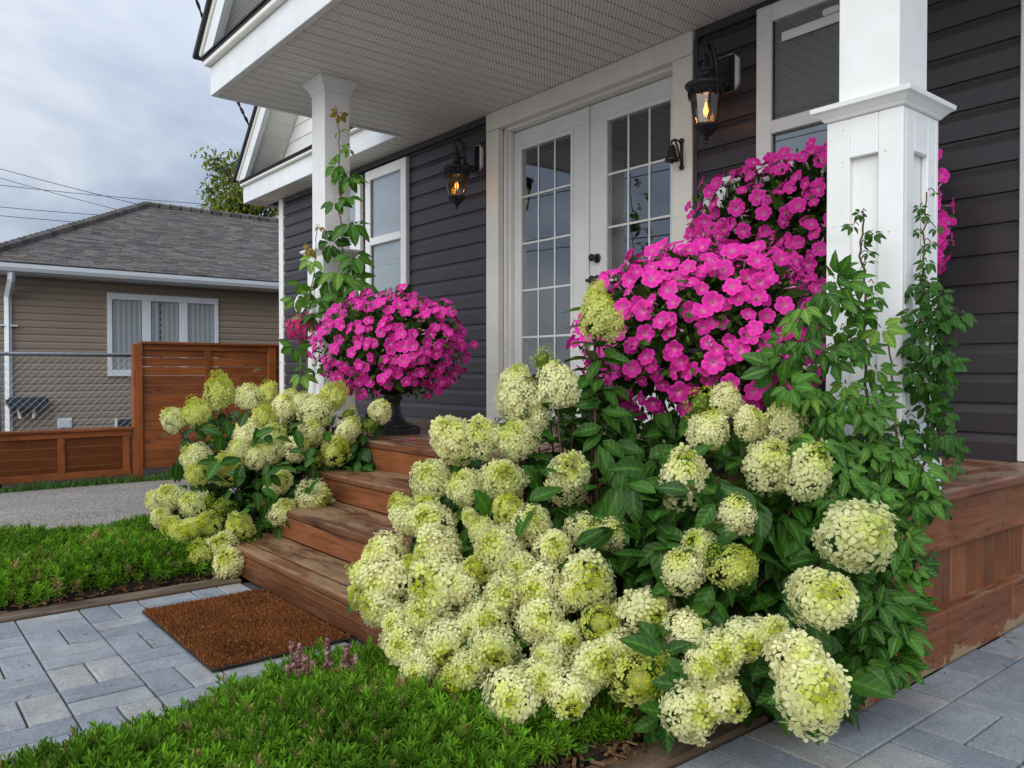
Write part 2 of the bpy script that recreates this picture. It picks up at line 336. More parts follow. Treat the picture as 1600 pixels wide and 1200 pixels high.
def m_leaf(name, dark, light, veins=True, trans=0.22, rough=0.42, freq=330.0):
    t = NT(name); co = t.n('ShaderNodeTexCoord').outputs['Object']; sp = t.n('ShaderNodeSeparateXYZ'); t.l(co, sp.inputs[0])
    n = t.noise(t.coord(), 14, 3); cc = t.mix(t.ramp(t.rand(), [(0.1, 0.0), (0.9, 1.0)]), dark, light)
    cc = t.mix(1.0, cc, t.ramp(n, [(0.3, (0.8,) * 3), (0.7, (1.2,) * 3)]), 'MULTIPLY')
    bm_ = None
    if veins:
        tin = t.tint(); cc = t.mix(t.math('MULTIPLY', t.math('POWER', t.n('ShaderNodeSeparateColor').outputs[0] if False else tin, 6.0), 0.5), cc, tuple(min(1, x * 2.6 + 0.02) for x in light))
        ay = t.math('ABSOLUTE', sp.outputs[1]); w = t.math('SINE', t.math('MULTIPLY', t.math('SUBTRACT', sp.outputs[0], t.math('MULTIPLY', ay, 0.9)), freq))
        cc = t.mix(t.math('MULTIPLY', t.math('POWER', t.math('MAXIMUM', w, 0.0), 8.0), 0.28), cc, tuple(min(1, x * 2.0) for x in light)); bm_ = t.bump(w, 0.35, 0.0012)
    p = t.pbr(cc, rough, bm_, 0.22); tr = t.n('ShaderNodeBsdfTranslucent'); t.l(t.mix(1.0, cc, (1.3, 1.5, 0.6), 'MULTIPLY'), tr.inputs[0])
    ms = t.n('ShaderNodeMixShader'); ms.inputs[0].default_value = trans; t.l(p, ms.inputs[1]); t.l(tr.outputs[0], ms.inputs[2]); return t.done(ms.outputs[0])
M['hleaf'] = m_leaf('hydrangea_leaf', (0.020, 0.064, 0.009), (0.042, 0.118, 0.013)); M['hnew'] = m_leaf('hydrangea_new_leaf', (0.050, 0.165, 0.022), (0.085, 0.22, 0.035))
M['vleaf'] = m_leaf('creeper_leaf', (0.026, 0.082, 0.011), (0.060, 0.160, 0.018), freq=400); M['vnew'] = m_leaf('creeper_young_leaf', (0.070, 0.190, 0.022), (0.130, 0.240, 0.030), freq=400)
M['vred'] = m_leaf('creeper_bronze_leaf', (0.20, 0.16, 0.02), (0.26, 0.13, 0.03), freq=400)
def m_tint(name, rough=0.7, trans=0.25, spec=0.12):
    t = NT(name); c = t.tint(); p = t.pbr(c, rough, None, spec); tr = t.n('ShaderNodeBsdfTranslucent'); t.l(c, tr.inputs[0])
    ms = t.n('ShaderNodeMixShader'); ms.inputs[0].default_value = trans; t.l(p, ms.inputs[1]); t.l(tr.outputs[0], ms.inputs[2]); return t.done(ms.outputs[0])
M['tint'] = m_tint('tinted_foliage'); M['shingle'] = m_tint('asphalt_shingle', 0.9, 0.0, 0.15); M['coir'] = m_tint('coir_fibre', 0.85, 0.0, 0.15)
M['stem'] = plain('brown_stem', (0.085, 0.045, 0.022), 0.7, 0.4, 30); M['vstem'] = plain('vine_stem', (0.10, 0.055, 0.025), 0.6, 0.4, 30); M['gstem'] = plain('green_stem', (0.07, 0.12, 0.03), 0.6, 0.3, 30)
# ------------------------------------------------------------------ ground
DK = 0.533; SOF = 2.744; FX = -9.6
def gz(x, y):
    if x > -4.45: return 0.0
    t = min(1.0, (-4.45 - x) / (4.45 + FX * -1 - 8.9 + 0.0) if False else (-4.45 - x) / (-4.45 - FX)); return -0.34 * t
g = MB()
xs = [-400, -60, -20, FX, -7.9, -6.2, -4.45, -3.44, -2.08, -1.02, 0.2, 3, 60, 400]; ys = [-400, -60, -8, -4, -2, 0, 4, 20, 60, 400]
vs = [(x, y, gz(max(x, FX), y) - 0.045) for x in xs for y in ys]; ny = len(ys)
g.add(vs, [(i * ny + j, (i + 1) * ny + j, (i + 1) * ny + j + 1, i * ny + j + 1) for i in range(len(xs) - 1) for j in range(ny - 1)])
g.build('ground', M['soil'], kind='structure')
g = MB(); n = 14
vs = []
for i in range(n + 1):
    x = -4.3 + (FX + 0.12 + 4.3) * i / n
    for y in (-9.0, -6, -3.5, -2.5, -1.5, 0.0, 3, 7.0): vs.append((x, y, gz(x, y) + 0.004 + 0.012 * mnoise.noise((x * 1.3, y * 1.1, 0))))
g.add(vs, [(i * 8 + j, i * 8 + j + 1, (i + 1) * 8 + j + 1, (i + 1) * 8 + j) for i in range(n) for j in range(7)])
g.build('gravel_driveway', M['gravel'], kind='structure', smooth=True)
def paving(name, x0, ncol, y0, nrow, mod, phase, stop=None):
    base = MB(); base.box(x0 - 0.004, y0 - 0.004, -0.05, x0 + ncol * mod + 0.004, y0 + nrow * mod + 0.004, -0.012)
    p = base.build(name, M['joint'], kind='structure')
    me = bevbox(mod - 0.005, mod / 2 - 0.005, 0.05, 0.004, 2)
    for i in range(ncol):
        for j in range(nrow):
            cx, cy = x0 + (i + .5) * mod, y0 + (j + .5) * mod
            along = (i + j + phase) % 2 == 0
            for s in (-1, 1):
                off = (0, s * mod / 4) if along else (s * mod / 4, 0)
                px, py = cx + off[0], cy + off[1]
                if stop and stop(px, py): continue
                Mx = Matrix.Translation((px, py, -0.025 + random.uniform(-0.0018, 0.0018))) @ Matrix.Rotation(R(0 if along else 90) + random.uniform(-.006, .006) + (math.pi if random.random() < .5 else 0), 4, 'Z') @ Matrix.Rotation(random.uniform(-.006, .006), 4, 'X')
                mob('paver', me, M['paver'], p, Mx)
    return p
g = MB(); g.add([(-60, -60, -.03), (60, -60, -.03), (60, -5.2, -.03), (-60, -5.2, -.03)], [(0, 1, 2, 3)]); g.build('street', M['concrete'], kind='structure')  # unseen pale concrete ground, added to bounce light up under the porch
g = MB(); g.add([(.33, -5.19, -.028), (9, -5.19, -.028), (9, 12, -.028), (.33, 12, -.028)], [(0, 1, 2, 3)]); g.build('concrete_bounce_sheet', M['concrete'], kind='structure')  # out-of-view pale sheet added beside the walk as a light reflector
paving('paved_path', -3.312, 6, -2.311 - 9 * 0.203, 9, 0.203, 0)
strip = MB(); strip.box(-3.316, -2.307, -0.05, -2.09, -2.25, -0.006); strip.build('joint_strip', M['joint'], kind='structure')
paving('paved_walk', -1.146, 6, -1.267 - 7 * 0.2435, 13, 0.2435, 0, lambda x, y: x < -1.04 and y > -1.25)
board('edging_timber', (-3.405, -4.6, -0.05), (-3.318, -2.30, 0.012), M['edging'], None, 0.006); tag(bpy.data.objects['edging_timber'], 'long brown timber edging laid along the far side of the paved path', 'edging')
o = board('edging_timber', (-1.262, -3.6, -0.05), (-1.15, -1.75, 0.010), M['edging'], None, 0.008); tag(o, 'damp brown timber edging between the shrub bed and the grey paving by the deck corner', 'edging')
o = board('edging_timber', (-2.088, -4.6, -.05), (-2.01, -2.30, .006), M['deckred'], None, .006); tag(o, 'reddish timber edging half hidden under the ground cover at the bottom left corner', 'edging')
# ------------------------------------------------------------------ deck and steps
deck = thing('porch_deck', 'low red brown wooden porch deck with plank skirting in front of the dark house', 'deck', (-2.9, -0.7, 0))
DX0, DX1, DY = -5.0, -1.03, -1.52
b = MB(); b.box(DX0 + .03, DY + .05, 0.0, DX1 - .035, -0.03, DK - .04); b.build('deck_core', M['dark'], deck)
yb = DY; k = 0
while yb < -0.03:
    w = 0.14 if k else 0.15
    y1 = min(yb + w - 0.006, -0.022)
    board('deck_board', (DX0, yb, DK - .036 - (0.0), DK and DK - 0.036) if False else (DX0, yb, DK - .036), (DX1 - 0.155, y1, DK + random.uniform(-.001, .001)), M['decktop'], deck, 0.006, 2); yb += w; k += 1
board('border_board', (DX1 - 0.15, DY, DK - .036), (DX1 + .02, -0.86, DK + .001), M['decktop'], deck, 0.008, 2); board('border_board', (DX1 - 0.15, -0.855, DK - .036), (DX1 + .02, -0.022, DK), M['decktop'], deck, 0.008, 2)
# right side: upper fascia boards, recessed vertical planks, proud base boards
for ya, yb2 in ((DY, -0.98), (-0.975, -0.02)): board('fascia_board', (DX1 - .03, ya, DK - .185), (DX1, yb2, DK - .038), M['deckred'], deck, 0.003)
y = DY + 0.01
while y < -0.05:
    board('skirt_plank', (DX1 - .045, y, 0.16), (DX1 - .022, min(y + 0.117, -.03), DK - .187), M['deckred'], deck, 0.003); y += 0.12
for ya, yb2 in ((DY - 0.02, -1.02), (-1.016, -0.5), (-0.496, -0.02)): board('base_board', (DX1 - .03, ya, 0.004), (DX1 + .012, yb2, 0.172), M['baseb'], deck, 0.007, 2)
# front face
x = DX0
while x < DX1 - 0.06:
    board('skirt_plank', (x, DY + .022, 0.02), (min(x + .137, DX1 - .05), DY + .045, DK - .19), M['deckred'], deck, 0.003); x += 0.14
board('fascia_board', (DX0, DY + .004, DK - .185), (-3.02, DY + .028, DK - .038), M['deckred'], deck, 0.003); board('fascia_board', (-3.017, DY + .004, DK - .185), (DX1 - .034, DY + .028, DK - .038), M['deckred'], deck, 0.003)
board('base_board', (-2.0, DY - .018, 0.004), (DX1 - .033, DY + .02, 0.085), M['deckred'], deck, 0.006, 2); board('base_board', (-2.0, DY - .02, 0.088), (DX1 - .033, DY + .02, 0.172), M['deckred'], deck, 0.006, 2)
steps = thing('wooden_steps', 'three worn brown wooden steps leading from the coir mat up to the porch deck', 'steps', (-2.9, -1.9, 0))
TZ = [0.132, 0.263, 0.392]; TY = [-2.285, -2.06, -1.775, DY + .004]
for i in range(3):
    zb = 0.004 if i == 0 else TZ[i - 1] + 0.002
    x0, x1 = -3.72 + 0.0 * i, -1.92
    if i == 0:
        board('riser_board', (x0, TY[i] + .006, 0.004), (x1, TY[i] + .04, 0.052), M['riser'], steps, 0.004, 2)
        board('riser_board', (x0, TY[i] + .004, 0.0535), (x1, TY[i] + .04, TZ[i] - .036), M['riser'], steps, 0.004, 2)
    else: board('riser_board', (x0, TY[i] + .006, zb), (x1, TY[i] + .04, TZ[i] - .036), M['deckred'], steps, 0.004)
    d = TY[i + 1] - TY[i]; n = 3 if i == 0 else 2
    for j in range(n):
        board('tread_plank', (x0, TY[i] + d * j / n, TZ[i] - .035), (x1, TY[i] + d * (j + 1) / n - .004 + (.02 if j == n - 1 else 0), TZ[i] + random.uniform(-.002, .001)), M['tread'], steps, 0.012 if j == 0 else 0.006, 3)
    c = MB(); c.box(x0 + .01, TY[i] + .042, 0.003, x1 - .01, TY[i + 1] + .02, TZ[i] - .037); c.build('step_core', M['dark'], steps)
sc = MB()
for y in np.arange(DY + .06, -.05, .19):
    for z in (.045, .13, DK - .16, DK - .07): sc.lathe([(.0045, 0), (.004, .0012)], 6, Matrix.Translation((DX1 + (.0118 if z < .2 else -.0002), y + random.uniform(-.05, .05), z + random.uniform(-.01, .01))) @ Matrix.Rotation(R(90), 4, 'Y'))
for y in np.arange(DY + .05, -.1, .14):
    for x in (DX1 - .12, DX1 - .03): sc.lathe([(.0045, 0), (.004, .001)], 6, Matrix.Translation((x, y, DK + .0008)))
sc.build('screw_heads', M['black'], deck, kind='stuff')
sc = MB()
for i in range(3):
    for x in np.arange(-3.6, -1.95, .34):
        for k in (.25, .75): sc.lathe([(.0048, 0), (.004, .001)], 6, Matrix.Translation((x + random.uniform(-.02, .02), TY[i] + (TY[i + 1] - TY[i]) * k, TZ[i] + .0004)))
sc.build('screw_heads', M['black'], steps, kind='stuff')
# ------------------------------------------------------------------ house
house = thing('charcoal_house', 'bungalow with dark charcoal siding, white trim and a covered front porch', 'house', (-4.5, 0, 0))
LAP = 0.12; Z0 = DK + 0.112 - LAP
def course_mesh(L, h=LAP):
    m = MB(); p = [(0.002, 0), (-0.017, 0), (-0.017, 0.078), (-0.014, 0.086), (-0.0045, 0.108), (-0.003, h + .004), (0.002, h + .004)]
    n = len(p); m.add([(0, *q) for q in p] + [(L, *q) for q in p], [(i, i + 1, n + i + 1, n + i)[::-1] for i in range(n - 1)] + [tuple(range(n)), tuple(range(n, 2 * n))[::-1]])
    return m.mesh('siding_course')
def siding(x0, x1, r0, r1, parent, mat, z0, M0=None, lap=LAP, name='siding_course'):
    me = course_mesh(x1 - x0)
    if lap != LAP:
        for v in me.vertices: v.co.z *= lap / LAP
    for r in range(r0, r1): mob(name, me, mat, parent, (M0 or Matrix()) @ Matrix.Translation((x0, 0, z0 + r * lap + random.uniform(-.0008, .0008))))
siding(-8.18, -4.60, -3, 18, house, M['siding'], Z0); siding(-2.735, -1.165, 0, 18, house, M['siding'], Z0)
b = MB(); b.box(-8.2, .004, -.3, -4.46, .10, SOF); b.build('wall', M['dark'], house); b = MB(); b.box(-2.88, .004, -.1, -1.115, .10, SOF); b.build('wall', M['dark'], house)
b = MB(); b.box(-1.135, .101, -.1, -1.113, 6, SOF); b.build('wall', M['siding'], house)
b = MB(); b.box(-8.2, .102, -.3, -8.17, 6, SOF); b.build('wall', M['siding'], house)
b = MB(); b.box(-8.19, -.004, -.4, -5.0, .003, Z0 - 3 * LAP); b.build('foundation', M['concrete'], house)
board('corner_trim', (-8.285, -.03, .1), (-8.185, .06, SOF), M['white'], house, .004); board('corner_trim', (-1.167, -.028, DK + .002), (-1.09, .05, SOF), M['white'], house, .004)
for x0, x1 in ((-8.18, -4.60), (-2.735, -1.167)): board('frieze_strip', (x0, -.024, SOF - .05), (x1, -.001, SOF - .001), M['siding'], house, .003)
board('channel_strip', (-4.602, -.024, DK), (-4.588, -.0, SOF - .05), M['siding'], house, .002); board('channel_strip', (-2.748, -.024, DK), (-2.722, -.0, SOF - .05), M['siding'], house, .002)
# door frame
OX0, OX1, DT = -4.45, -2.885, 2.617
df = board('door_casing', (-4.588, -.035, DK), (OX0, .02, SOF - .132), M['cream'], house, .004)
board('casing_board', (-2.885, -.035, DK), (-2.748, .02, SOF - .132), M['cream'], df, .004); board('casing_board', (-4.588, -.037, SOF - .130), (-2.748, .02, SOF - .003), M['cream'], df, .004)
board('jamb', (OX0 - .002, .021, DK), (OX0 + .02, .16, DT), M['white'], df, .003); board('jamb', (OX1 - .02, .021, DK), (OX1 + .002, .16, DT), M['white'], df, .003)
board('jamb', (OX0, .021, DT - .02), (OX1, .16, DT + .01), M['white'], df, .003)
board('jamb_stop', (OX0 + .02, .05, DK + .03), (OX0 + .034, .085, DT - .02), M['white'], df, .003)
board('threshold', (OX0 - .02, -.06, DK + .002), (OX1 + .02, .14, DK + .035), M['metal'], df, .006)
b = MB(); b.add([(-4.44, .2, DK), (-2.9, .2, DK), (-2.9, .2, DT), (-4.44, .2, DT), (-5.2, 3, DK), (-2.2, 3, DK), (-2.2, 3, 2.9), (-5.2, 3, 2.9)], [(4, 5, 6, 7), (0, 4, 7, 3), (1, 2, 6, 5), (0, 1, 5, 4), (3, 7, 6, 2)])
b.build('hall_interior', M['dark'], house)
M['doorwhite'] = m_white('door_white', (0.74, 0.76, 0.745))
DFY = .09
def door(x0, x1, gx0, gx1, handle):
    d = mob('door', bevbox(x1 - x0, .04, .10, .003), M['doorwhite'], house, Matrix.Translation(((x0 + x1) / 2, DFY + .02, DT - .025 - .05)))   # top rail carries the rest
    gz0, gz1 = DK + .27, 2.453
    board('door_rail', (x0, DFY, gz1), (x1, DFY + .04, DT - .126), M['doorwhite'], d, .002); board('door_rail', (x0, DFY, DK + .04), (x1, DFY + .04, gz0), M['doorwhite'], d, .003)
    board('door_stile', (x0, DFY - .001, gz0), (gx0, DFY + .039, gz1), M['doorwhite'], d, .002); board('door_stile', (gx1, DFY - .001, gz0), (x1, DFY + .039, gz1), M['doorwhite'], d, .002)
    w = .022
    for (a, b_) in (((gx0 - w, DFY - .012, gz0 - w), (gx0, DFY + .002, gz1 + w)), ((gx1, DFY - .012, gz0 - w), (gx1 + w, DFY + .002, gz1 + w)),
                    ((gx0, DFY - .012, gz0 - w), (gx1, DFY + .002, gz0)), ((gx0, DFY - .012, gz1), (gx1, DFY + .002, gz1 + w))): board('glazing_bead', a, b_, M['doorwhite'], d, .004)
    pw, ph = (gx1 - gx0) / 3, (gz1 - gz0) / 5
    q = MB(); q.add([(-pw / 2, 0, -ph / 2), (pw / 2, 0, -ph / 2), (pw / 2, 0, ph / 2), (-pw / 2, 0, ph / 2)], [(0, 1, 2, 3)]); qm = q.mesh('pane')
    for i in range(3):
        for j in range(5):
            mob('pane', qm, M['glass'], d, Matrix.Translation((gx0 + (i + .5) * pw, DFY + .008, gz0 + (j + .5) * ph)) @ Matrix.Rotation(random.uniform(-.0015, .0015), 4, 'Z'))
    for i in (1, 2): board('muntin', (gx0 + i * pw - .007, DFY + .003, gz0), (gx0 + i * pw + .007, DFY + .0075, gz1), M['doorwhite'], d, .001)
    for j in range(1, 5): board('muntin', (gx0, DFY + .0025, gz0 + j * ph - .007), (gx1, DFY + .0070, gz0 + j * ph + .007), M['doorwhite'], d, .001)
    if handle:
        hx = x0 + .07
        for z, r in ((1.61, .03), (1.47, .034)):
            h = MB(); h.lathe([(r, 0), (r, .008), (r * .8, .013), (r * .35, .016), (r * .35, .035), (r * .75, .04), (r * .8, .058), (r * .5, .068), (.002, .07)], 16, Matrix.Translation((hx, DFY - .001, z)) @ Matrix.Rotation(R(90), 4, 'X'))
            if z < 1.5: h.box(-.05, -.06, -.01, .01, -.045, .008, Matrix.Translation((hx, DFY, z)))
            h.build('door_handle', M['black'], d, smooth=False)
    return d
door(-4.432, -3.664, -4.328, -3.826, False); door(-3.654, -2.904, -3.496, -2.992, True)
board('astragal', (-3.672, DFY - .018, DK + .04), (-3.65, DFY - .002, DT - .03), M['doorwhite'], df, .004)
# windows
def window(x0, x1, z0, z1, zr, tilt):
    fy = -.055; fw_ = .085
    f = board('window', (x0, fy, z0), (x0 + fw_, -.016, z1), M['white'], house, .004)
    board('frame', (x1 - fw_, fy, z0), (x1, -.016, z1), M['white'], f, .004); board('frame', (x0 + fw_, fy + .001, z1 - fw_), (x1 - fw_, -.016, z1), M['white'], f, .004)
    board('sill', (x0 + fw_, fy - .012, z0), (x1 - fw_, -.016, z0 + .07), M['white'], f, .004); board('meeting_rail', (x0 + fw_, fy - .006, zr - .03), (x1 - fw_, -.018, zr + .035), M['white'], f, .004)
    for za, zb_, yy in ((zr + .035, z1 - fw_, -.036), (z0 + .07, zr - .03, -.030)):
        q = MB(); q.add([(x0 + fw_, yy, za), (x1 - fw_, yy, za), (x1 - fw_, yy, zb_), (x0 + fw_, yy, zb_)], [(0, 1, 2, 3)]); q.build('pane', M['clear' if tilt else 'glass'], f)
        for xx in (x0 + fw_, x1 - fw_ - .008): board('gasket', (xx, yy - .004, za), (xx + .008, yy + .004, zb_), M['black'], f, .001)
    c = MB(); n = 40
    vs = []
    for i in range(n + 1):
        xx = x0 + fw_ + (x1 - x0 - 2 * fw_) * i / n; yy = -.021 + .0028 * math.sin(i * 1.25) + .0015 * math.sin(i * 2.9)
        vs += [(xx, yy, z0 + .07), (xx, yy, z1 - fw_)]
    c.add(vs, [(2 * i, 2 * i + 2, 2 * i + 3, 2 * i + 1) for i in range(n)]); c.build('curtain', M['curtain'] if tilt else M['blind'], f, smooth=True)
    return f
window(-6.333, -5.65, 1.04, 2.662, 2.03, True); window(-7.11, -6.43, 1.04, 2.662, 2.03, True)
wr = window(-2.335, -1.65, 1.14, 2.70, 2.09, False)
board('sash_bar', (-2.20, -.0455, 2.50), (-1.75, -.038, 2.545), M['white'], wr, .003); board('sash_lock', (-1.98, -.06, 2.545), (-1.90, -.040, 2.575), M['white'], wr, .006)
# soffit, fascia, roofs
PX0, PX1, PY = -5.41, -0.55, -1.705
def soffit_mesh(w, L):
    m = MB(); p = []
    for s in range(4):
        a = s * w / 4; p += [(a, .010), (a + .004, 0.0), (a + w / 4 - .006, 0.0), (a + w / 4 - .002, .010 if s < 3 else .016)]
    n = len(p); m.add([(q[0], 0, q[1]) for q in p] + [(q[0], L, q[1]) for q in p], [(i, n + i, n + i + 1, i + 1) for i in range(n - 1)])
    return m.mesh('soffit_panel')
sw = 0.43; sm = soffit_mesh(sw, -PY - .03); x = PX0 + .02
roof = mob('porch_roof', bevbox(PX1 - PX0 - .06, -PY - .06, .03, .002), M['dark'], house, Matrix.Translation(((PX0 + PX1) / 2, PY / 2, SOF + .035)))
while x < PX1 - .05:
    mob('soffit_panel', sm, M['soffit'], roof, Matrix.Translation((x, PY + .03, SOF))); x += sw
board('fascia', (PX0, PY - .012, SOF - .016), (PX1, PY + .03, SOF + .175), M['fascia'], roof, .003); board('fascia', (PX0 - .004, PY + .03, SOF - .016), (PX0 + .02, -.26, SOF + .175), M['fascia'], roof, .003); board('fascia', (PX1 - .02, PY + .03, SOF - .016), (PX1 + .004, 0, SOF + .175), M['fascia'], roof, .003)
def gable(x0, x1, yf, ywall, zb, parent, slope, xs_only=None):
    """front gable: rake boards, shingle edge, perforated rake soffit, gable wall courses and a shallow pent roof below"""
    xc = (x0 + x1) / 2; H = (xc - x0) * slope
    for sgn, xe in ((1, x0), (-1, x1)):
        d = Vector((sgn, 0, slope)).normalized(); nrm = Vector((-sgn * slope, 0, 1)).normalized(); L = (Vector((xc, 0, zb + H)) - Vector((xe, 0, zb))).length + .02
        Mx = Matrix((d, Vector((0, 1, 0)), nrm)).transposed().to_4x4(); Mx.translation = (xe, 0, zb)
        for nm, mt, lo, hi in (('rake_board', 'fascia', (-.02, yf, -.03), (L, yf + .03, .14)), ('rake_trim', 'cream', (-.025, yf - .014, .105), (L, yf - .001, .142)), ('shingle_edge', 'darkroof', (-.07, yf - .04, .1435), (L, 3.0, .175)),
                               ('rake_board', 'fascia', (-.02, yf + .0305, -.03), (L, yf + .05, -.01))):
            q = MB(); q.box(*lo, *hi, Mx); q.build(nm, M[mt], parent)
        ex = (ywall - yf - .04); nP = int(L / .16)
        for k_ in range(nP):
            q = MB(); q.box(0, 0, 0, .152, ex, .012); q.box(.152, 0, .004, .162, ex, .012)
            mob('rake_soffit_panel', q.mesh('rake_soffit_panel'), M['soffit'], parent, Mx @ Matrix.Translation((k_ * .162, yf + .05, -.006)))
    z = zb + .12; q = None
    k_ = 0
    while z < zb + H - .1:
        a = (z - zb) / slope + .02
        if x1 - a - (x0 + a) > .1:
            q = MB(); q.add([(x0 + a, ywall, z), (x1 - a, ywall, z), (x1 - a - .15 / slope, ywall, z + .15), (x0 + a + .15 / slope, ywall, z + .15), (x0 + a, ywall - .012, z), (x1 - a, ywall - .012, z), (x1 - a - .15 / slope, ywall - .003, z + .15), (x0 + a + .15 / slope, ywall - .003, z + .15)], [(0, 1, 5, 4), (4, 5, 6, 7), (0, 4, 7, 3), (1, 2, 6, 5)])
            q.build('gable_board', M['white'], parent)
        z += .15
    # pent roof at the foot of the gable
    q = MB(); q.add([(x0 - .03, yf - .02, zb + .02), (x1 + .03, yf - .02, zb + .02), (x1 + .03, ywall, zb + .20), (x0 - .03, ywall, zb + .20), (x0 - .03, yf - .02, zb - .0), (x1 + .03, yf - .02, zb - .0)], [(0, 1, 2, 3), (0, 4, 5, 1)]); q.build('pent_roof', M['darkroof'], parent)
    for r in range(4):
        t0, t1 = r / 4, (r + 1) / 4 + .03; xx = x0 - .03
        while xx < x1:
            wd = random.uniform(.2, .33); q = MB(); ya, yb_ = yf - .03 + (ywall - yf + .02) * t0, yf - .03 + (ywall - yf + .02) * t1
            za, zc = zb + .034 + .18 * t0, zb + .024 + .18 * t1; q.box(xx, 0, 0, min(xx + wd - .006, x1 + .03), 1, 1)
            q.v = [(vx, ya + (yb_ - ya) * vy, (za + (zc - za) * vy) + (vz - 1) * .012 * (1 - vy)) for vx, vy, vz in q.v]; q.build('shingle', M['darkroof'], parent); xx += wd
board('drip_edge', (PX0 - .02, PY - .05, SOF + .178), (PX1 + .02, PY + .02, SOF + .215), M['cream'], roof, .006)
gable(PX0 - .02, PX1 + .02, PY - .03, PY + .34, SOF + .212, roof, 0.95)
mroof = board('eave', (-8.71, -.255, SOF + .004), (PX0 - .002, -.225, SOF + .185), M['fascia'], house, .003)
board('fascia', (-8.71, -.224, SOF + .004), (-8.685, 3, SOF + .185), M['fascia'], mroof, .003)
sm2 = soffit_mesh(sw, .22); x = -8.68
while x < PX0 - .1: mob('soffit_panel', sm2, M['soffit'], mroof, Matrix.Translation((x, -.224, SOF + .006))); x += sw
b = MB(); b.box(-8.68, -.22, SOF + .03, PX0, 6, SOF + .04); b.build('soffit_backing', M['dark'], mroof)
board('drip_edge', (-8.72, -.29, SOF + .187), (PX0, -.23, SOF + .215), M['cream'], mroof, .006)
gable(-8.72, -5.0, -.27, .10, SOF + .212, mroof, 1.02)
b = MB(); b.add([(-8.3, .1, SOF + .3), (-5.2, .1, SOF + .3), (-6.86, .1, SOF + 1.95)], [(0, 1, 2)]); b.build('gable_wall', M['white'], mroof)
# columns
def column(cx, cy):
    w = .1125; zl = 1.625; c = MB(); c.box(cx - w + .02, cy - w + .02, DK + .001, cx + w - .02, cy + w - .02, zl)
    col = c.build('porch_column', M['white'], house)
    for sx in (-1, 1):
        for sy in (-1, 1):   # corner stiles, each a pair of boards meeting at the corner
            xa, xb = sorted((cx + sx * w, cx + sx * (w - .07))); yo = cy + sy * w
            board('stile', (xa, min(yo, yo - sy * .019), DK + .10), (xb, max(yo, yo - sy * .019), zl), M['white'], col, .0025)
            ya, yb_ = sorted((cy + sy * (w - .0195), cy + sy * (w - .07))); xo = cx + sx * w
            board('stile', (min(xo, xo - sx * .019), ya, DK + .10), (max(xo, xo - sx * .019), yb_, zl), M['white'], col, .0025)
    i_ = w - .0705
    for s in (-1, 1):
        for za, zb_ in ((zl - .115, zl), (DK + .10, DK + .22)):
            ya, yb_ = sorted((cy + s * w, cy + s * (w - .018))); board('panel_rail', (cx - i_, ya + .0005, za), (cx + i_, yb_, zb_), M['white'], col, .002)
            xa, xb = sorted((cx + s * w, cx + s * (w - .018))); board('panel_rail', (xa + .0005, cy - i_, za), (xb, cy + i_, zb_), M['white'], col, .002)
    board('plinth', (cx - w - .012, cy - w - .012, DK + .001), (cx + w + .012, cy + w + .012, DK + .099), M['white'], col, .004)
    def mold(name, prof):
        q = MB(); q.lathe([(r * math.sqrt(2), z) for r, z in prof], 4, Matrix.Translation((cx, cy, 0)), sq=True); q.build(name, M['white'], col)
    mold('ledge_moulding', [(w + .002, zl + .001), (w + .006, zl + .004), (w + .010, zl + .010), (w + .024, zl + .024), (w + .034, zl + .030), (w + .036, zl + .042), (w + .028, zl + .046), (.09, zl + .052)])
    u = .089; board('shaft', (cx - u, cy - u, zl + .05), (cx + u, cy + u, SOF - .085), M['white'], col, .003)
    mold('capital', [(u + .002, SOF - .086), (u + .006, SOF - .08), (u + .012, SOF - .06), (u + .035, SOF - .025), (u + .045, SOF - .015), (u + .045, SOF - .002)])
    q = MB()
    for k in range(26):
        z = random.uniform(DK + .15, zl - .03); o_ = random.choice((-1, 1)) * random.uniform(w - .06, w - .012)
        if k % 2: q.lathe([(.0022, 0), (.0018, .0006)], 6, Matrix.Translation((cx + o_, cy - w - .0001, z)) @ Matrix.Rotation(R(90), 4, 'X'))
        else: q.lathe([(.0022, 0), (.0018, .0006)], 6, Matrix.Translation((cx + w + .0001, cy + o_, z)) @ Matrix.Rotation(R(90), 4, 'Y'))
    q.build('nail_heads', M['metal'], col, kind='stuff')
    return col
column(-4.725, -1.185); column(-1.1425, -1.19)
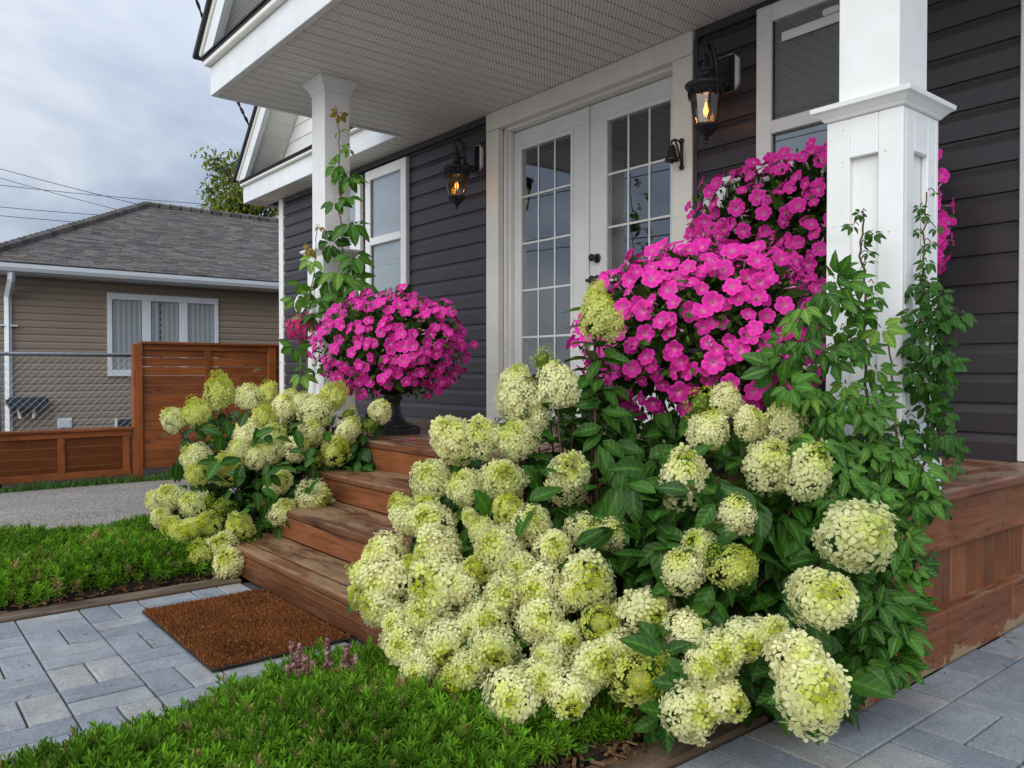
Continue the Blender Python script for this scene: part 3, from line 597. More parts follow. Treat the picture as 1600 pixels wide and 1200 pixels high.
# ------------------------------------------------------------------ lamps, bell, number plate
def lantern(x, zr, label):
    L = thing('wall_lantern', label, 'lantern', (x, -.2, zr), 'carriage lanterns beside the door')
    yb = -.2
    p = MB(); c = .03; hw, z0, z1 = .075, zr + .0, zr + .19
    pts = [(-hw + c, z0), (hw - c, z0), (hw, z0 + c), (hw, z1 - c), (hw - c, z1), (-hw + c, z1), (-hw, z1 - c), (-hw, z0 + c)]
    p.add([(x + a, -.016, z) for a, z in pts] + [(x + a, -.036, z) for a, z in pts], [tuple(range(8, 16))] + [(i, (i + 1) % 8, 8 + (i + 1) % 8, 8 + i) for i in range(8)]); p.build('mounting_block', M['white'], L)
    q = MB(); q.box(x - .05, -.075, zr + .005, x + .05, -.037, zr + .17); q.box(x - .058, -.05, zr - .005, x + .058, -.038, zr + .18)
    for k in range(10): q.box(x + .050, -.073, zr + .015 + k * .015, x + .054, -.04, zr + .022 + k * .015)
    q.build('back_plate', M['black'], L)
    a = MB()
    for s in (-.012, .012):
        a.tube([(x + s, -.06, zr + .03), (x + s, -.10, zr + .03), (x + s, -.125, zr + .05), (x + s, -.13, zr + .12), (x + s, -.15, zr + .19), (x + s * .6, -.185, zr + .215), (x, -.215, zr + .195), (x, -.222, zr + .16), (x, -.205, zr + .14), (x, -.195, zr + .16)], .008, 6)
    a.tube([(x, -.2, zr + .215), (x, -.205, zr + .235), (x - .006, -.2, zr + .25)], [.006, .005, .002], 5)
    a.build('scroll_arm', M['black'], L, smooth=True)
    T = Matrix.Translation((x, yb, zr))
    h = MB(); h.lathe([(.070, -.06), (.082, -.055), (.084, -.03), (.098, -.018), (.108, -.004), (.106, .004), (.090, .012), (.050, .022), (.034, .032), (.026, .05), (.026, .062), (.044, .070), (.044, .080), (.026, .090), (.016, .11), (.010, .125), (.012, .14), (.004, .15)], 20, T)
    for k in range(12):
        an = k * math.pi / 6; h.tube([Vector((x, yb, zr)) + Vector((math.cos(an + t) * .087, math.sin(an + t) * .087, -.045 + .022 * math.sin(t * 12))) for t in (0, .1, .2, .3, .4)], .005, 4)
    h.build('lantern_cap', M['black'], L, smooth=True)
    g_ = MB(); n = 8
    for k in range(n):
        a0, a1 = 2 * math.pi * k / n, 2 * math.pi * (k + 1) / n
        g_.add([(x + math.cos(t) * r, yb + math.sin(t) * r, zr + z) for t, r, z in ((a0, .057, -.205), (a1, .057, -.205), (a1, .078, -.06), (a0, .078, -.06))], [(0, 1, 2, 3)])
    g_.build('lantern_glass', M['amber'], L)
    r_ = MB()
    for k in range(4):
        an = 2 * math.pi * k / 4 + .95; r_.tube([(x + math.cos(an) * .080, yb + math.sin(an) * .080, zr - .05), (x + math.cos(an) * .060, yb + math.sin(an) * .060, zr - .21)], .005, 4)
    r_.lathe([(.004, -.30), (.010, -.295), (.008, -.28), (.016, -.272), (.012, -.262), (.030, -.252), (.055, -.225), (.064, -.213), (.066, -.205), (.060, -.200)], 16, T); r_.build('lantern_cage', M['black'], L)
    bm_ = MB(); bm_.lathe([(.004, -.165), (.014, -.155), (.022, -.135), (.024, -.118), (.018, -.10), (.012, -.085), (.012, -.07)], 12, T); gb = bm_.build('bulb_glass', M['amber'], L, smooth=True)
    fb = MB(); fb.lathe([(.001, -.150), (.007, -.146), (.011, -.136), (.012, -.126), (.009, -.114), (.005, -.100), (.002, -.085)], 10, T)
    fb.build('filament', M['bulb'], L)
    ld = bpy.data.lights.new('lantern_light', 'POINT'); ld.energy = .30; ld.color = (1, .55, .18); ld.shadow_soft_size = .02
    reg(bpy.data.objects.new('lantern_light', ld), Matrix.Translation((x, yb, zr - .125)), L)
    return L
lantern(-4.72, 2.358, 'lit black wall lantern between the front door and the pair of narrow windows'); lantern(-2.53, 2.345, 'lit black wall lantern right of the front door above the pink window flowers')
bell = thing('dinner_bell', 'small black iron dinner bell on a bracket fixed to the cream door casing', 'bell', (-2.81, -.036, 2.09))
q = MB(); bx, bz = -2.81, 2.09
q.tube([(bx, -.042, bz - .075), (bx, -.045, bz + .06)], .009, 6); q.lathe([(.015, -.005), (.015, .006)], 8, Matrix.Translation((bx, -.043, bz + .065)) @ Matrix.Rotation(R(90), 4, 'X')); q.lathe([(.015, -.005), (.015, .006)], 8, Matrix.Translation((bx, -.043, bz - .08)) @ Matrix.Rotation(R(90), 4, 'X'))
q.tube([(bx, -.045, bz + .05), (bx, -.07, bz + .06), (bx, -.10, bz + .062), (bx, -.125, bz + .05), (bx, -.13, bz + .035)], .006, 6); q.tube([(bx, -.045, bz - .04), (bx, -.06, bz - .03), (bx, -.07, bz), (bx, -.085, bz + .035), (bx, -.10, bz + .055)], .006, 6)
q.build('bell_bracket', M['black'], bell, smooth=True)
q = MB(); q.lathe([(.008, .04), (.016, .034), (.024, .01), (.028, -.015), (.036, -.035), (.042, -.048), (.036, -.048), (.02, -.02)], 16, Matrix.Translation((bx, -.125, bz - .01))); q.build('bell_cup', M['black'], bell, smooth=True)
q = MB(); q.tube([(bx, -.125, bz - .03), (bx, -.125, bz - .075)], .003, 5); q.lathe([(.002, -.008), (.009, 0), (.002, .008)], 8, Matrix.Translation((bx, -.125, bz - .068))); q.build('bell_clapper', M['black'], bell)
# house number plaque on a bracket in front of the far column
pl = thing('number_plaque', 'small white oval house number plaque reading 450 on a black bracket by the far column', 'plaque', (-4.78, -1.40, 1.42))
px_, py_, pz_ = -4.70, -1.412, 1.315
q = MB(); ring = [(math.cos(2 * math.pi * k / 24), math.sin(2 * math.pi * k / 24)) for k in range(24)]
q.add([(px_ + a * .085, py_, pz_ + b_ * .058) for a, b_ in ring] + [(px_ + a * .085, py_ + .01, pz_ + b_ * .058) for a, b_ in ring], [tuple(range(24))[::-1], tuple(range(24, 48))] + [(k, (k + 1) % 24, 24 + (k + 1) % 24, 24 + k)[::-1] for k in range(24)]); q.build('plaque_face', M['white'], pl)
q = MB(); q.tube([(px_ + a * .087, py_ + .004, pz_ + b_ * .06) for a, b_ in ring + ring[:1]], .005, 5); q.tube([(px_ - .07, py_ + .01, pz_ - .02), (px_ - .05, py_ + .06, pz_ - .02), (px_ + .0, -1.30, pz_ - .01)], .006, 5); q.build('plaque_bracket', M['black'], pl)
tx = bpy.data.curves.new('numerals', 'FONT'); tx.body = '450'; tx.size = .075; tx.align_x = 'CENTER'; tx.align_y = 'CENTER'; tx.extrude = .002; tx.materials.append(M['black'])
to_ = bpy.data.objects.new('numerals_source', tx); S.collection.objects.link(to_); nme = bpy.data.meshes.new_from_object(to_); bpy.data.objects.remove(to_)
if not nme.materials: nme.materials.append(M['black'])
reg(bpy.data.objects.new('numerals', nme), Matrix.Translation((px_, py_ - .003, pz_)) @ Matrix.Rotation(R(90), 4, 'X'), pl)
# ------------------------------------------------------------------ mat
mat_ = thing('coir_doormat', 'rectangular brown coir doormat lying on the paved path below the steps', 'doormat', (-2.735, -2.525, 0))
board('mat_backing', (-3.112, -2.752, .004), (-2.36, -2.296, .012), M['soil'], mat_, .003)
N = 42000; mx_ = rng.uniform(-3.108, -2.364, N); my_ = rng.uniform(-2.748, -2.300, N)
def ringmark(cx, cy, r): return np.exp(-((np.hypot((mx_ - cx), (my_ - cy)) - r) / .012) ** 2)
shade = 1 - .32 * np.clip(ringmark(-2.96, -2.40, .05) + ringmark(-2.47, -2.62, .06) + ringmark(-2.47, -2.62, .03), 0, 1)
nz = np.array([mnoise.noise((float(a) * 7, float(b_) * 7, 3)) for a, b_ in zip(mx_, my_)]); shade *= 1 + .28 * nz
mats = np.zeros((N, 4, 4)); ang = rng.uniform(0, 6.283, N); tl = rng.normal(0, .8, N); hh = rng.uniform(.8, 1.5, N)
mats[:, 0, 0] = np.cos(ang); mats[:, 1, 0] = np.sin(ang); mats[:, 0, 1] = -np.sin(ang) ; mats[:, 1, 1] = np.cos(ang)
mats[:, 0, 2] = np.cos(ang) * np.sin(tl) * hh; mats[:, 1, 2] = np.sin(ang) * np.sin(tl) * hh; mats[:, 2, 2] = np.cos(tl) * hh
mats[:, 0, 3] = mx_; mats[:, 1, 3] = my_; mats[:, 2, 3] = .011; mats[:, 3, 3] = 1
tv = np.array([[-.0012, 0, 0], [.0012, 0, 0], [0.0008, .001, .0085], [-.0008, .001, .0085]]); tf = np.array([[0, 1, 2, 3]])
base = np.array([.205, .070, .021]); cc = base[None] * (shade * rng.uniform(.65, 1.35, N))[:, None]; lightf = rng.random(N) < .05; cc[lightf] = np.array([.42, .22, .08])
V, Fc, C = scatter(tv, tf, mats, cc); mob('coir_pile', npmesh('coir_pile', V, Fc, C), M['coir'], mat_, kind='stuff')
# ------------------------------------------------------------------ leaf and flower meshes
def leaf_arrays(L, Wd, n=6, fold=.25, droop=.25, peak=.45, serr=0.0, tip=1.0):
    V = []; T = []
    for i in range(n + 1):
        t = i / n; a = t / peak if t < peak else (1 - t) / (1 - peak); w = Wd / 2 * math.sin(min(a, 1) * math.pi / 2) ** (.85 if t < peak else tip)
        if i and i < n: w *= 1 + serr * (1 if i % 2 else -1)
        z = -droop * L * t * t
        for u, c_ in ((-1, 0), (-.45, .45), (0, 1), (.45, .45), (1, 0)): V.append((L * t, u * w, z + fold * abs(u) * w - .02 * L * math.sin(t * 9 + u * 2) * abs(u))); T.append((c_,) * 3)
    Fc = [(i * 5 + j, (i + 1) * 5 + j, (i + 1) * 5 + j + 1, i * 5 + j + 1) for i in range(n) for j in range(4)]
    return np.array(V), np.array(Fc), np.array(T)
def leaf_mesh(name, *a, **k):
    V, Fc, T = leaf_arrays(*a, **k); return npmesh(name, V, Fc, T, True)
HL = [leaf_mesh('leaf', .105, .056, 6, .22, d, .42, .0, .9) for d in (.12, .28, .45)]
def palmate(L, Wd, droop, n=5, seed=0):
    r_ = random.Random(seed); AV, AF, AT = [], [], []; off = 0
    for k in range(n):
        an = (k - (n - 1) / 2) * R(50) + r_.uniform(-.12, .12); l_ = L * (1 - .10 * abs(k - (n - 1) / 2)) * r_.uniform(.9, 1.05)
        V, Fc, T = leaf_arrays(l_, Wd * l_ / L, 6, .28, droop * r_.uniform(.6, 1.4), .52, .10, 1.05)
        c, s = math.cos(an), math.sin(an); V = V + np.array([.014, 0, 0]); V = np.stack([V[:, 0] * c - V[:, 1] * s, V[:, 0] * s + V[:, 1] * c, V[:, 2] - abs(an) * .10 * V[:, 0]], 1)
        AV.append(V); AF.append(Fc + off); AT.append(T); off += len(V)
    return npmesh('leaf', np.concatenate(AV), np.concatenate(AF), np.concatenate(AT), True)
VL = [palmate(.076, .041, d, n_, i) for i, (d, n_) in enumerate(((.3, 5), (.55, 5), (.8, 5), (.5, 3)))]
def meshvar(me, m):
    c = me.copy(); c.materials.clear(); c.materials.append(m); return c
HLm = {k: [meshvar(x, M[k]) for x in HL] for k in ('hleaf', 'hnew')}
VLm = {k: [meshvar(x, M[k]) for x in VL] for k in ('vleaf', 'vnew', 'vred')}
def panicle(seed, kind):
    """unit flower head, tip along +Z: four-petalled florets over a blunt cone, lime where young, cream where open"""
    r_ = random.Random(seed); m = MB()
    nF = {'cream': 270, 'mid': 270, 'lime': 260, 'bud': 150}[kind]
    cone = {'cream': .24, 'mid': .30, 'lime': .40, 'bud': .3}[kind] * r_.uniform(.6, 1.3)
    cap = {'cream': .42, 'mid': .60, 'lime': 1.0, 'bud': 2.6}[kind]
    tilt = Vector((r_.uniform(-.35, .35), r_.uniform(-.35, .35), 1)).normalized()
    lump = [rv_.normalized() for rv_ in (Vector((r_.gauss(0, 1), r_.gauss(0, 1), r_.gauss(0, .8))) for _ in range(9))]
    for i in range(nF):
        z = 1 - 1.80 * (i + .5) / nF; ph = i * 2.39996 + r_.uniform(-.3, .3); z = min(.995, z + r_.uniform(-.04, .04)); rr = math.sqrt(max(0, 1 - z * z))
        d = Vector((rr * math.cos(ph), rr * math.sin(ph), z))
        th = math.acos(max(-1, min(1, d.dot(tilt)))) + r_.uniform(-.16, .16)
        young = th < cap
        bulge = .93 + .34 * max(d.dot(l_) for l_ in lump) ** 5 + r_.uniform(-.14, .13)
        p = Vector((d.x * (1 - cone * max(z, -.2)), d.y * (1 - cone * max(z, -.2)), d.z * (1.08 + cone * .5))) * bulge * (.95 if young else 1.0)
        ax = (d + Vector((r_.uniform(-.42, .42), r_.uniform(-.42, .42), r_.uniform(-.3, .35)))).normalized()
        if r_.random() < .07: continue
        mix_ = max(0, min(1, (th - cap) / .9)); g_ = Vector((.60, .67, .045)); w_ = Vector((.93, .92, .57)) if kind != 'lime' else Vector((.80, .82, .30))
        if young: s = r_.uniform(.075, .13) * (1.0 if kind != 'bud' else .9); base = g_ * r_.uniform(.7, 1.12)
        else:
            s = r_.uniform(.20, .31); k = min(1, .35 + mix_ * 1.1 + r_.uniform(-.15, .15)); base = g_ * (1 - k) * 1.15 + w_ * k
            if r_.random() < .05 and kind == 'cream': base = Vector((.62, .52, .28))
        B = basis(ax.orthogonal(), ax, p); sp = r_.uniform(0, 6.28); np_ = 4
        for q in range(np_):
            a = sp + q * math.pi / 2; cup = r_.uniform(-.10, .28) * (1.6 if young else 1); wd = r_.uniform(.80, 1.0)
            vs = []
            for (u, v, zz) in ((.08, 0, 0), (.45, -.30, .3), (.86, -.34, .75), (1.05, 0, 1.0), (.86, .34, .75), (.45, .30, .3)):
                uu, vv = u * s, v * s * wd; vs.append((uu * math.cos(a) - vv * math.sin(a), uu * math.sin(a) + vv * math.cos(a), zz * cup * s + (.03 * s if q % 2 else 0)))
            f_ = r_.uniform(.9, 1.06); m.add(vs, [(0, 1, 2, 3), (0, 3, 4, 5)], B, tuple(base * f_))
        if not young: m.add([(-.02, -.02, .05), (.02, -.02, .05), (.02, .02, .05), (-.02, .02, .05)], [(0, 1, 2, 3)], B, (.55, .5, .12))
    # stalks inside so gaps read as depth
    for i in range(14):
        z = 1 - 1.7 * (i + .5) / 14; ph = i * 2.4; rr = math.sqrt(1 - z * z) * .62; m.tube([(0, 0, -.7 + .6 * (z + 1) * .5), (rr * math.cos(ph), rr * math.sin(ph), z * .7)], .02, 3, (.20, .26, .05), False)
    m.lathe([(.02, -.85), (.42, -.55), (.60, -.1), (.44, .35), (.2, .58), (.02, .66)], 9, None, (.66, .68, .27) if kind != 'bud' else (.16, .24, .04))
    return m.mesh('flower_head', False, True)
PAN = {k: [panicle(i * 13 + j, k) for j in range(n)] for i, (k, n) in enumerate((('cream', 4), ('mid', 4), ('lime', 4), ('bud', 2)))}
for k in PAN:
    for x_ in PAN[k]: x_.materials.append(M['petal'])
# ------------------------------------------------------------------ hydrangeas
def bezier(a, b, c, n): return [a * (1 - t) ** 2 + b * 2 * t * (1 - t) + c * t * t for t in (i / n for i in range(n + 1))]
def shrub(name, label, base, blooms, shoots, kinds, nobj, leafscale=1.0, up=.3, filler=None):
    th = thing(name, label, 'shrub', base, 'flowering hydrangeas')
    B0 = Vector(base); sm = MB(); leaves = []; C = B0 + Vector((0, 0, .35))
    def grow(P, tipdir, n0, length=1.0, new=False, lsc=1.0):
        root = B0 + Vector((random.uniform(-.12, .12), random.uniform(-.12, .12), 0)); ctrl = (root + P) / 2 + Vector((0, 0, .12)) - tipdir * .10
        ctrl = P - tipdir * (P - root).length * .45 + Vector((0, 0, -.02))
        pts = bezier(root, ctrl, P, 8); sm.tube(pts, [.007 - .0005 * i for i in range(9)], 5, None, False)
        ph = random.uniform(0, 6.28)
        L = (P - root).length; s = .035
        k = 0
        while s < min(L * .8, .34 * length) and k < n0:
            t = 1 - s / L; p = bezier(root, ctrl, P, 40)[int(t * 40)]; d = tipdir
            side = d.orthogonal().normalized(); side = (Matrix.Rotation(ph, 3, d) @ side); ph += math.pi / 2 + random.uniform(-.3, .3)
            for sg in (1, -1):
                dr = (side * sg + d * random.uniform(.05, .5) + Vector((0, 0, random.uniform(-.35, .15)))).normalized()
                nr = d * .7 + Vector((0, 0, .7)) + rv(.25); sz = random.uniform(.62, 1.05) * leafscale * lsc * (.6 + .4 * min(1, k / 2) if new else 1)
                leaves.append((basis(dr, nr, p, sz), new and k < 3))
            s += random.uniform(.035, .06); k += 1
    for (P, r, kind, ax) in blooms:
        grow(P - ax * r * .7, ax, 5)
        me = random.choice(PAN[kind]); q = ax.to_track_quat('Z', 'Y').to_matrix().to_4x4() @ Matrix.Rotation(random.uniform(0, 6.28), 4, 'Z')
        mob('flower_head', me, None, th, Matrix.Translation(P) @ q @ Matrix.Diagonal((r * random.uniform(.92, 1.12), r * random.uniform(.90, 1.08), r * random.uniform(.98, 1.16), 1)))
    for (P, d, new, lsc) in shoots: grow(P, d, 7, 1.1, new, lsc)
    for f_ in (filler or []): leaves.append(f_)
    leaves.sort(key=lambda a: (a[0].translation - CAM).length); rest = []
    for i, (Mx, nw) in enumerate(leaves):
        if i < nobj: mob('leaf', random.choice(HLm['hnew' if nw else 'hleaf']), None, th, Mx)
        else: rest.append(np.array(Mx))
    if rest:
        tv_, tf_, tt_ = leaf_arrays(.105, .056, 4, .22, .3, .42, 0, .9); V, Fc, C_ = scatter(tv_, tf_, rest, np.ones((len(rest), 3)), tt_)
        mob('leaves', npmesh('leaves', V, Fc, C_, True), M['hleaf'], th, kind='stuff')
    sm.build('stems', M['stem'], th, smooth=True); return th
def mk(lst, depth, C, kindf, up, cam=.8, jit=.45, near=.03, sc=.95):
    out = []
    for it in lst:
        x, y, r = it[:3]; d = depth(x, y); P = ray(x, y, d - near); rr = r * d / FPX
        k = it[3] if len(it) > 3 else kindf(); o_ = (P - C); o_.normalize()
        ax = (o_ + Vector((0, 0, up)) + (CAM - P).normalized() * cam + rv(jit)).normalized(); out.append((P, rr * sc, k, ax))
    return out
def volfill(pg, n, d0, d1, sz=.9, dfun=None):
    xs_ = [p[0] for p in pg]; ys_ = [p[1] for p in pg]; out = []
    while len(out) < n:
        x, y = random.uniform(min(xs_), max(xs_)), random.uniform(min(ys_), max(ys_))
        if not inpoly(x, y, pg): continue
        p = ray(x, y, (dfun or dm)(x, y) + random.uniform(d0, d1))
        if p.y > DY - .025 and p.z < DK + .08: continue
        if p.z < .03: continue
        dr = Vector((random.uniform(-1, 1), random.uniform(-1, .4), random.uniform(-.9, .1))); out.append((basis(dr, (CAM - p).normalized() * .5 + Vector((0, 0, .9)) + rv(.45), p, sz * random.uniform(.7, 1.25)), False))
    return out
def inpoly(x, y, pg):
    c = False; j = len(pg) - 1
    for i in range(len(pg)):
        if (pg[i][1] > y) != (pg[j][1] > y) and x < (pg[j][0] - pg[i][0]) * (y - pg[i][1]) / (pg[j][1] - pg[i][1]) + pg[i][0]: c = not c
        j = i
    return c
LB = [(271,655,18),(305,644,20),(345,611,24),(333,676,14,'bud'),(391,620,19),(418,613,17),(413,651,18),(444,637,19),(455,622,14),(469,631,17),(493,641,25),(523,617,22),(547,647,15,'bud'),(594,642,18),(578,665,13,'bud'),(544,672,19),(526,702,21),(386,679,23),(444,669,13,'bud'),(427,685,20),(485,675,20),(462,700,21,'cream'),(374,703,18),(423,705,20),(401,715,17),(496,719,11,'bud'),(305,716,22),(308,739,20),(355,731,23),(435,754,21),(489,778,27,'cream'),(442,800,22,'mid'),(244,784,17),(268,775,20),(302,787,20),(325,784,16,'bud'),(347,795,20,'bud'),(251,807,17),(271,826,19),(294,829,21),(322,818,21),(373,821,21),(277,849,19),(311,866,22),(350,852,22),(356,880,25,'mid')]
def dl(x, y): return 3.42 + (885 - y) * .0027 + max(0, x - 400) * .0006
lb = Vector((-3.95, -1.98, 0))
blo = mk(LB, dl, lb + Vector((0, 0, .3)), lambda: random.choice(['mid', 'lime', 'lime', 'mid']), .75, .4, .35, .03, .84)
sh = []
for x, y in [(360,760),(400,780),(430,730),(470,740),(520,740),(560,700),(575,725),(380,850),(410,830),(330,690),(560,660),(590,690),(300,680),(455,770),(530,660),(500,600+30),(250,820),(330,830),(360,690),(395,655),(560,730),(420,840),(470,820),(545,770)]:
    d = dl(x, y) + .24; P = ray(x, y, d); sh.append((P, ((P - lb - Vector((0, 0, .3))).normalized() + Vector((0, 0, .5)) + rv(.3)).normalized(), False, .82))
fill = []
for i in range(520):
    a = rv(1)
    if a.length > 1: continue
    p = lb + Vector((a.x * .62, a.y * .40, .36 + a.z * .34)); fill.append((basis(rv(1) + Vector((0, 0, -.2)), Vector((0, 0, 1)) + (CAM - p).normalized() * .6 + rv(.5), p, random.uniform(.7, 1.15)), False))
fill += volfill([(290,640),(600,640),(612,715),(560,745),(500,800),(400,850),(330,790),(290,700)], 260, .12, .5, .85, dl)
fill += volfill([(540,660),(605,655),(600,730),(545,745)], 60, .02, .25, .8, dl)
shrub('hydrangea_bush', 'smaller lime green hydrangea bush spilling over the far end of the wooden steps', lb, blo, sh, None, 260, 1.0, filler=fill)
def dm(x, y): return 1.86 + (1085 - y) * .00145 + max(0, 800 - x) * .0008 - max(0, x - 1000) * .0007
RB = [(707,687,33,'cream'),(753,683,28,'cream'),(807,687,30,'mid'),(887,747,33,'mid'),(785,747,32,'mid'),(727,762,27,'mid'),(673,752,30,'cream'),(625,790,18,'lime'),(637,810,27,'cream'),(668,787,18,'lime'),(673,817,32,'cream'),(792,793,24,'lime'),(735,810,15,'mid'),(753,830,22,'mid'),(832,820,31,'cream'),(863,857,31,'cream'),(910,827,25,'cream'),(955,835,25,'cream'),(687,857,34,'cream'),(647,883,18,'lime'),(600,865,29,'cream'),(580,903,32,'mid'),(610,903,35,'cream'),(780,860,38,'cream'),(747,887,22,'lime'),(687,917,44,'mid'),(727,917,24,'cream'),(787,923,31,'cream'),(840,913,33,'cream'),(917,905,41,'mid'),(893,930,26,'mid'),(593,947,30,'mid'),(663,957,31,'cream'),(763,968,31,'mid'),(843,967,38,'cream'),(938,975,30,'lime'),(633,1010,36,'cream'),(700,1003,36,'mid'),(773,1013,38,'mid'),(860,1030,32,'cream'),(660,1045,30,'cream'),(715,1062,26,'lime'),(800,1090,42,'cream'),(842,1062,34,'cream'),(890,1085,38,'mid'),(925,1040,37,'mid'),(1000,1062,38,'lime'),(1005,958,44,'cream'),(1075,985,33,'mid'),(1080,1112,44,'mid'),(1125,1088,38,'mid'),(1040,1030,24,'bud'),(960,1010,26,'cream'),(735,1045,28,'cream'),(560,930,18,'lime'),(812,885,24,'cream'),(735,975,22,'cream'),(620,975,24,'cream'),(885,995,26,'mid')]
rb = Vector((-1.78, -1.76, 0)); rc = Vector((-1.83, -2.0, .28))
TOP = [(812,622,31,'cream'),(806,595,20,'mid'),(835,650,24,'cream'),(870,602,30,'mid'),(848,562,20,'bud'),(941,500,29,'lime'),(936,474,22,'lime'),(933,452,13,'lime')]
blo = mk(RB, dm, rc, lambda: 'mid', .22, .8, .45, .03, .87)
for it in TOP:
    d = 2.5; P = ray(it[0], it[1], d); blo.append((P, it[2] * d / FPX * .92, it[3], (Vector((0, 0, 1)) + rv(.25)).normalized()))
sh = []
for x, y in [(700,740),(640,750),(770,775),(820,780),(850,720),(880,690),(900,650),(940,590),(925,560),(955,620),(930,670),(870,790),(760,810),(650,840),(700,890),(740,940),(810,990),(690,975),(880,880),(960,870),(930,780),(830,960),(900,860),(970,1010),(1020,1010),(790,700),(720,730),(905,720),(860,650),(900,610),(1010,900),(590,880),(980,920),(1060,1040)]:
    d = (dm(x, y) + .24) if y > 700 else 2.58; P = ray(x, y, d); sh.append((P, ((P - rc).normalized() + Vector((0, 0, .55)) + rv(.3)).normalized(), False, .82))
fill = []
for x, y, sd in ((915,575,-1),(962,572,1),(930,555,1),(945,615,1),(918,640,-1),(968,650,1),(930,680,-1),(960,700,1),(905,690,-1),(925,610,-1),(950,655,1)):
    fill.append((basis(RT * sd * .8 + UP * random.uniform(-.9, .1) + F0 * -.3, F0 * -.6 + UP * .6 + rv(.2), ray(940, y - 12, 2.49), random.uniform(.75, 1.0)), False))
for i in range(700):
    a = rv(1)
    if a.length > 1: continue
    p = Vector((-1.80, -1.95, .30)) + Vector((a.x * .36, a.y * .30, a.z * .32)); fill.append((basis(rv(1) + Vector((0, 0, -.2)), Vector((0, 0, 1)) + (CAM - p).normalized() * .6 + rv(.5), p, random.uniform(.7, 1.1)), False))
shrub('hydrangea_bush', 'largest hydrangea bush with masses of cream flower heads in front of the steps', rb, blo, sh, None, 280, 1.0, filler=fill)
NB = [(1035,1030,14,'bud'),(1125,1022,37,'mid'),(1165,1000,36,'mid'),(1207,990,27,'mid'),(1250,1035,45,'cream'),(1270,1082,56,'mid'),(1285,935,44,'mid'),(1340,838,52,'cream'),(1265,737,40,'mid'),(1200,727,35,'cream'),(1227,660,33,'mid'),(1170,662,26,'cream'),(1107,672,29,'mid'),(1068,747,38,'cream'),(1150,805,30,'cream'),(1092,857,30,'mid'),(1066,890,31,'cream'),(1150,885,32,'lime'),(1112,868,22,'bud'),(1095,630,28,'bud'),(1135,625,24,'mid'),(1100,1045,30,'mid')]
nb = Vector((-1.42, -1.64, 0)); nc = Vector((-1.40, -1.82, .25))
blo = mk(NB, dm, nc, lambda: 'mid', .3, .8, .45, .13, .80)
sh = []
for x, y, nw in [(995,775,1),(1195,905,1),(1185,755,0),(1120,790,0),(990,655,0),(1060,655,0),(1020,700,0),(1080,810,0),(1150,955,0),(1240,855,0),(1185,1055,0),(1200,1095,0),(1320,960,0),(1000,870,0),(1230,1000,0),(1050,930,0),(1130,700,0),(1170,710,0),(1230,800,0),(1290,800,0),(1300,870,0),(1210,830,0),(1040,830,0),(960,720,0),(1150,760,0),(1090,720,0),(1100,920,0),(1170,860,0),(1110,960,0),(1330,1085,0),(960,680,0),(1020,640,0),(1145,1010,0),(1250,890,0),(1190,960,1),(1310,1000,0),(1000,820,0),(1060,960,0)]:
    d = dm(x, y) + (.10 if nw else .33); P = ray(x, y, d); sh.append((P, ((P - nc).normalized() + Vector((0, 0, .55)) + (CAM - P).normalized() * .3 + rv(.3)).normalized(), bool(nw), 1.05 if nw else .85))
fill = []
for i in range(900):
    a = rv(1)
    if a.length > 1: continue
    p = Vector((-1.42, -1.80, .34)) + Vector((a.x * .32, a.y * .22, a.z * .34)); fill.append((basis(rv(1) + Vector((0, 0, -.2)), Vector((0, 0, 1)) + (CAM - p).normalized() * .6 + rv(.5), p, random.uniform(.7, 1.15)), False))
fill += volfill([(950,640),(1230,640),(1330,760),(1340,1060),(1210,1120),(1050,1010),(960,900)], 560, .20, .48)
fill += volfill([(860,640),(900,600),(960,600),(1010,690),(960,760),(870,740)], 130, .12, .35, .8)
fill += volfill([(1190,690),(1310,690),(1320,900),(1240,900),(1190,800)], 150, .13, .34, .9)
fill += volfill([(1190,700),(1310,720),(1320,860),(1200,840)], 90, .0, .16, .85)
shrub('hydrangea_bush', 'leafy hydrangea bush with widely spaced flower heads beside the near deck corner', nb, blo, sh, None, 290, 1.0, filler=fill)
# ------------------------------------------------------------------ petunias in urns and box
def petunia(seed):
    r_ = random.Random(seed); m = MB(); n = 30; rings = [(.06, -.30, (.80, .70, .45)), (.115, -.05, (.80, .22, .48)), (.45, .04, (.80, .040, .42)), (.80, .06, (.89, .030, .45)), (1.0, .0, (.93, .060, .52))]
    vs, fs, cs = [], [], []
    cup = r_.uniform(.05, .30); tw = r_.uniform(0, 6.28)
    for ri, (rad, z, c) in enumerate(rings):
        for k in range(n):
            a = 2 * math.pi * k / n; lobe = abs(math.cos(2.5 * a)); rr = rad * (1 - (.20 * (1 - lobe) ** 2.2 if ri > 2 else 0)); ruf = (.06 * math.sin(5 * a + tw) + .05 * math.sin(11 * a + tw * 2) + .03 * math.sin(17 * a)) * rad if ri > 1 else 0
            vein = 1 - .28 * max(0, math.cos(5 * a)) ** 6 if 1 < ri < 4 else 1
            vs.append((rr * math.cos(a), rr * math.sin(a), z + cup * rad * rad + ruf)); cs.append(tuple(x * vein for x in c))
    fs = [(i * n + k, i * n + (k + 1) % n, (i + 1) * n + (k + 1) % n, (i + 1) * n + k) for i in range(len(rings) - 1) for k in range(n)]
    b = len(m.v); m.add(vs, fs); m.c[b:] = cs
    m.lathe([(.05, -1.0), (.09, -.6), (.12, -.28)], 6, None, (.60, .20, .42)); me = m.mesh('flower', True, True); me.materials.append(M['pink']); return me
PET = [petunia(i) for i in range(5)]
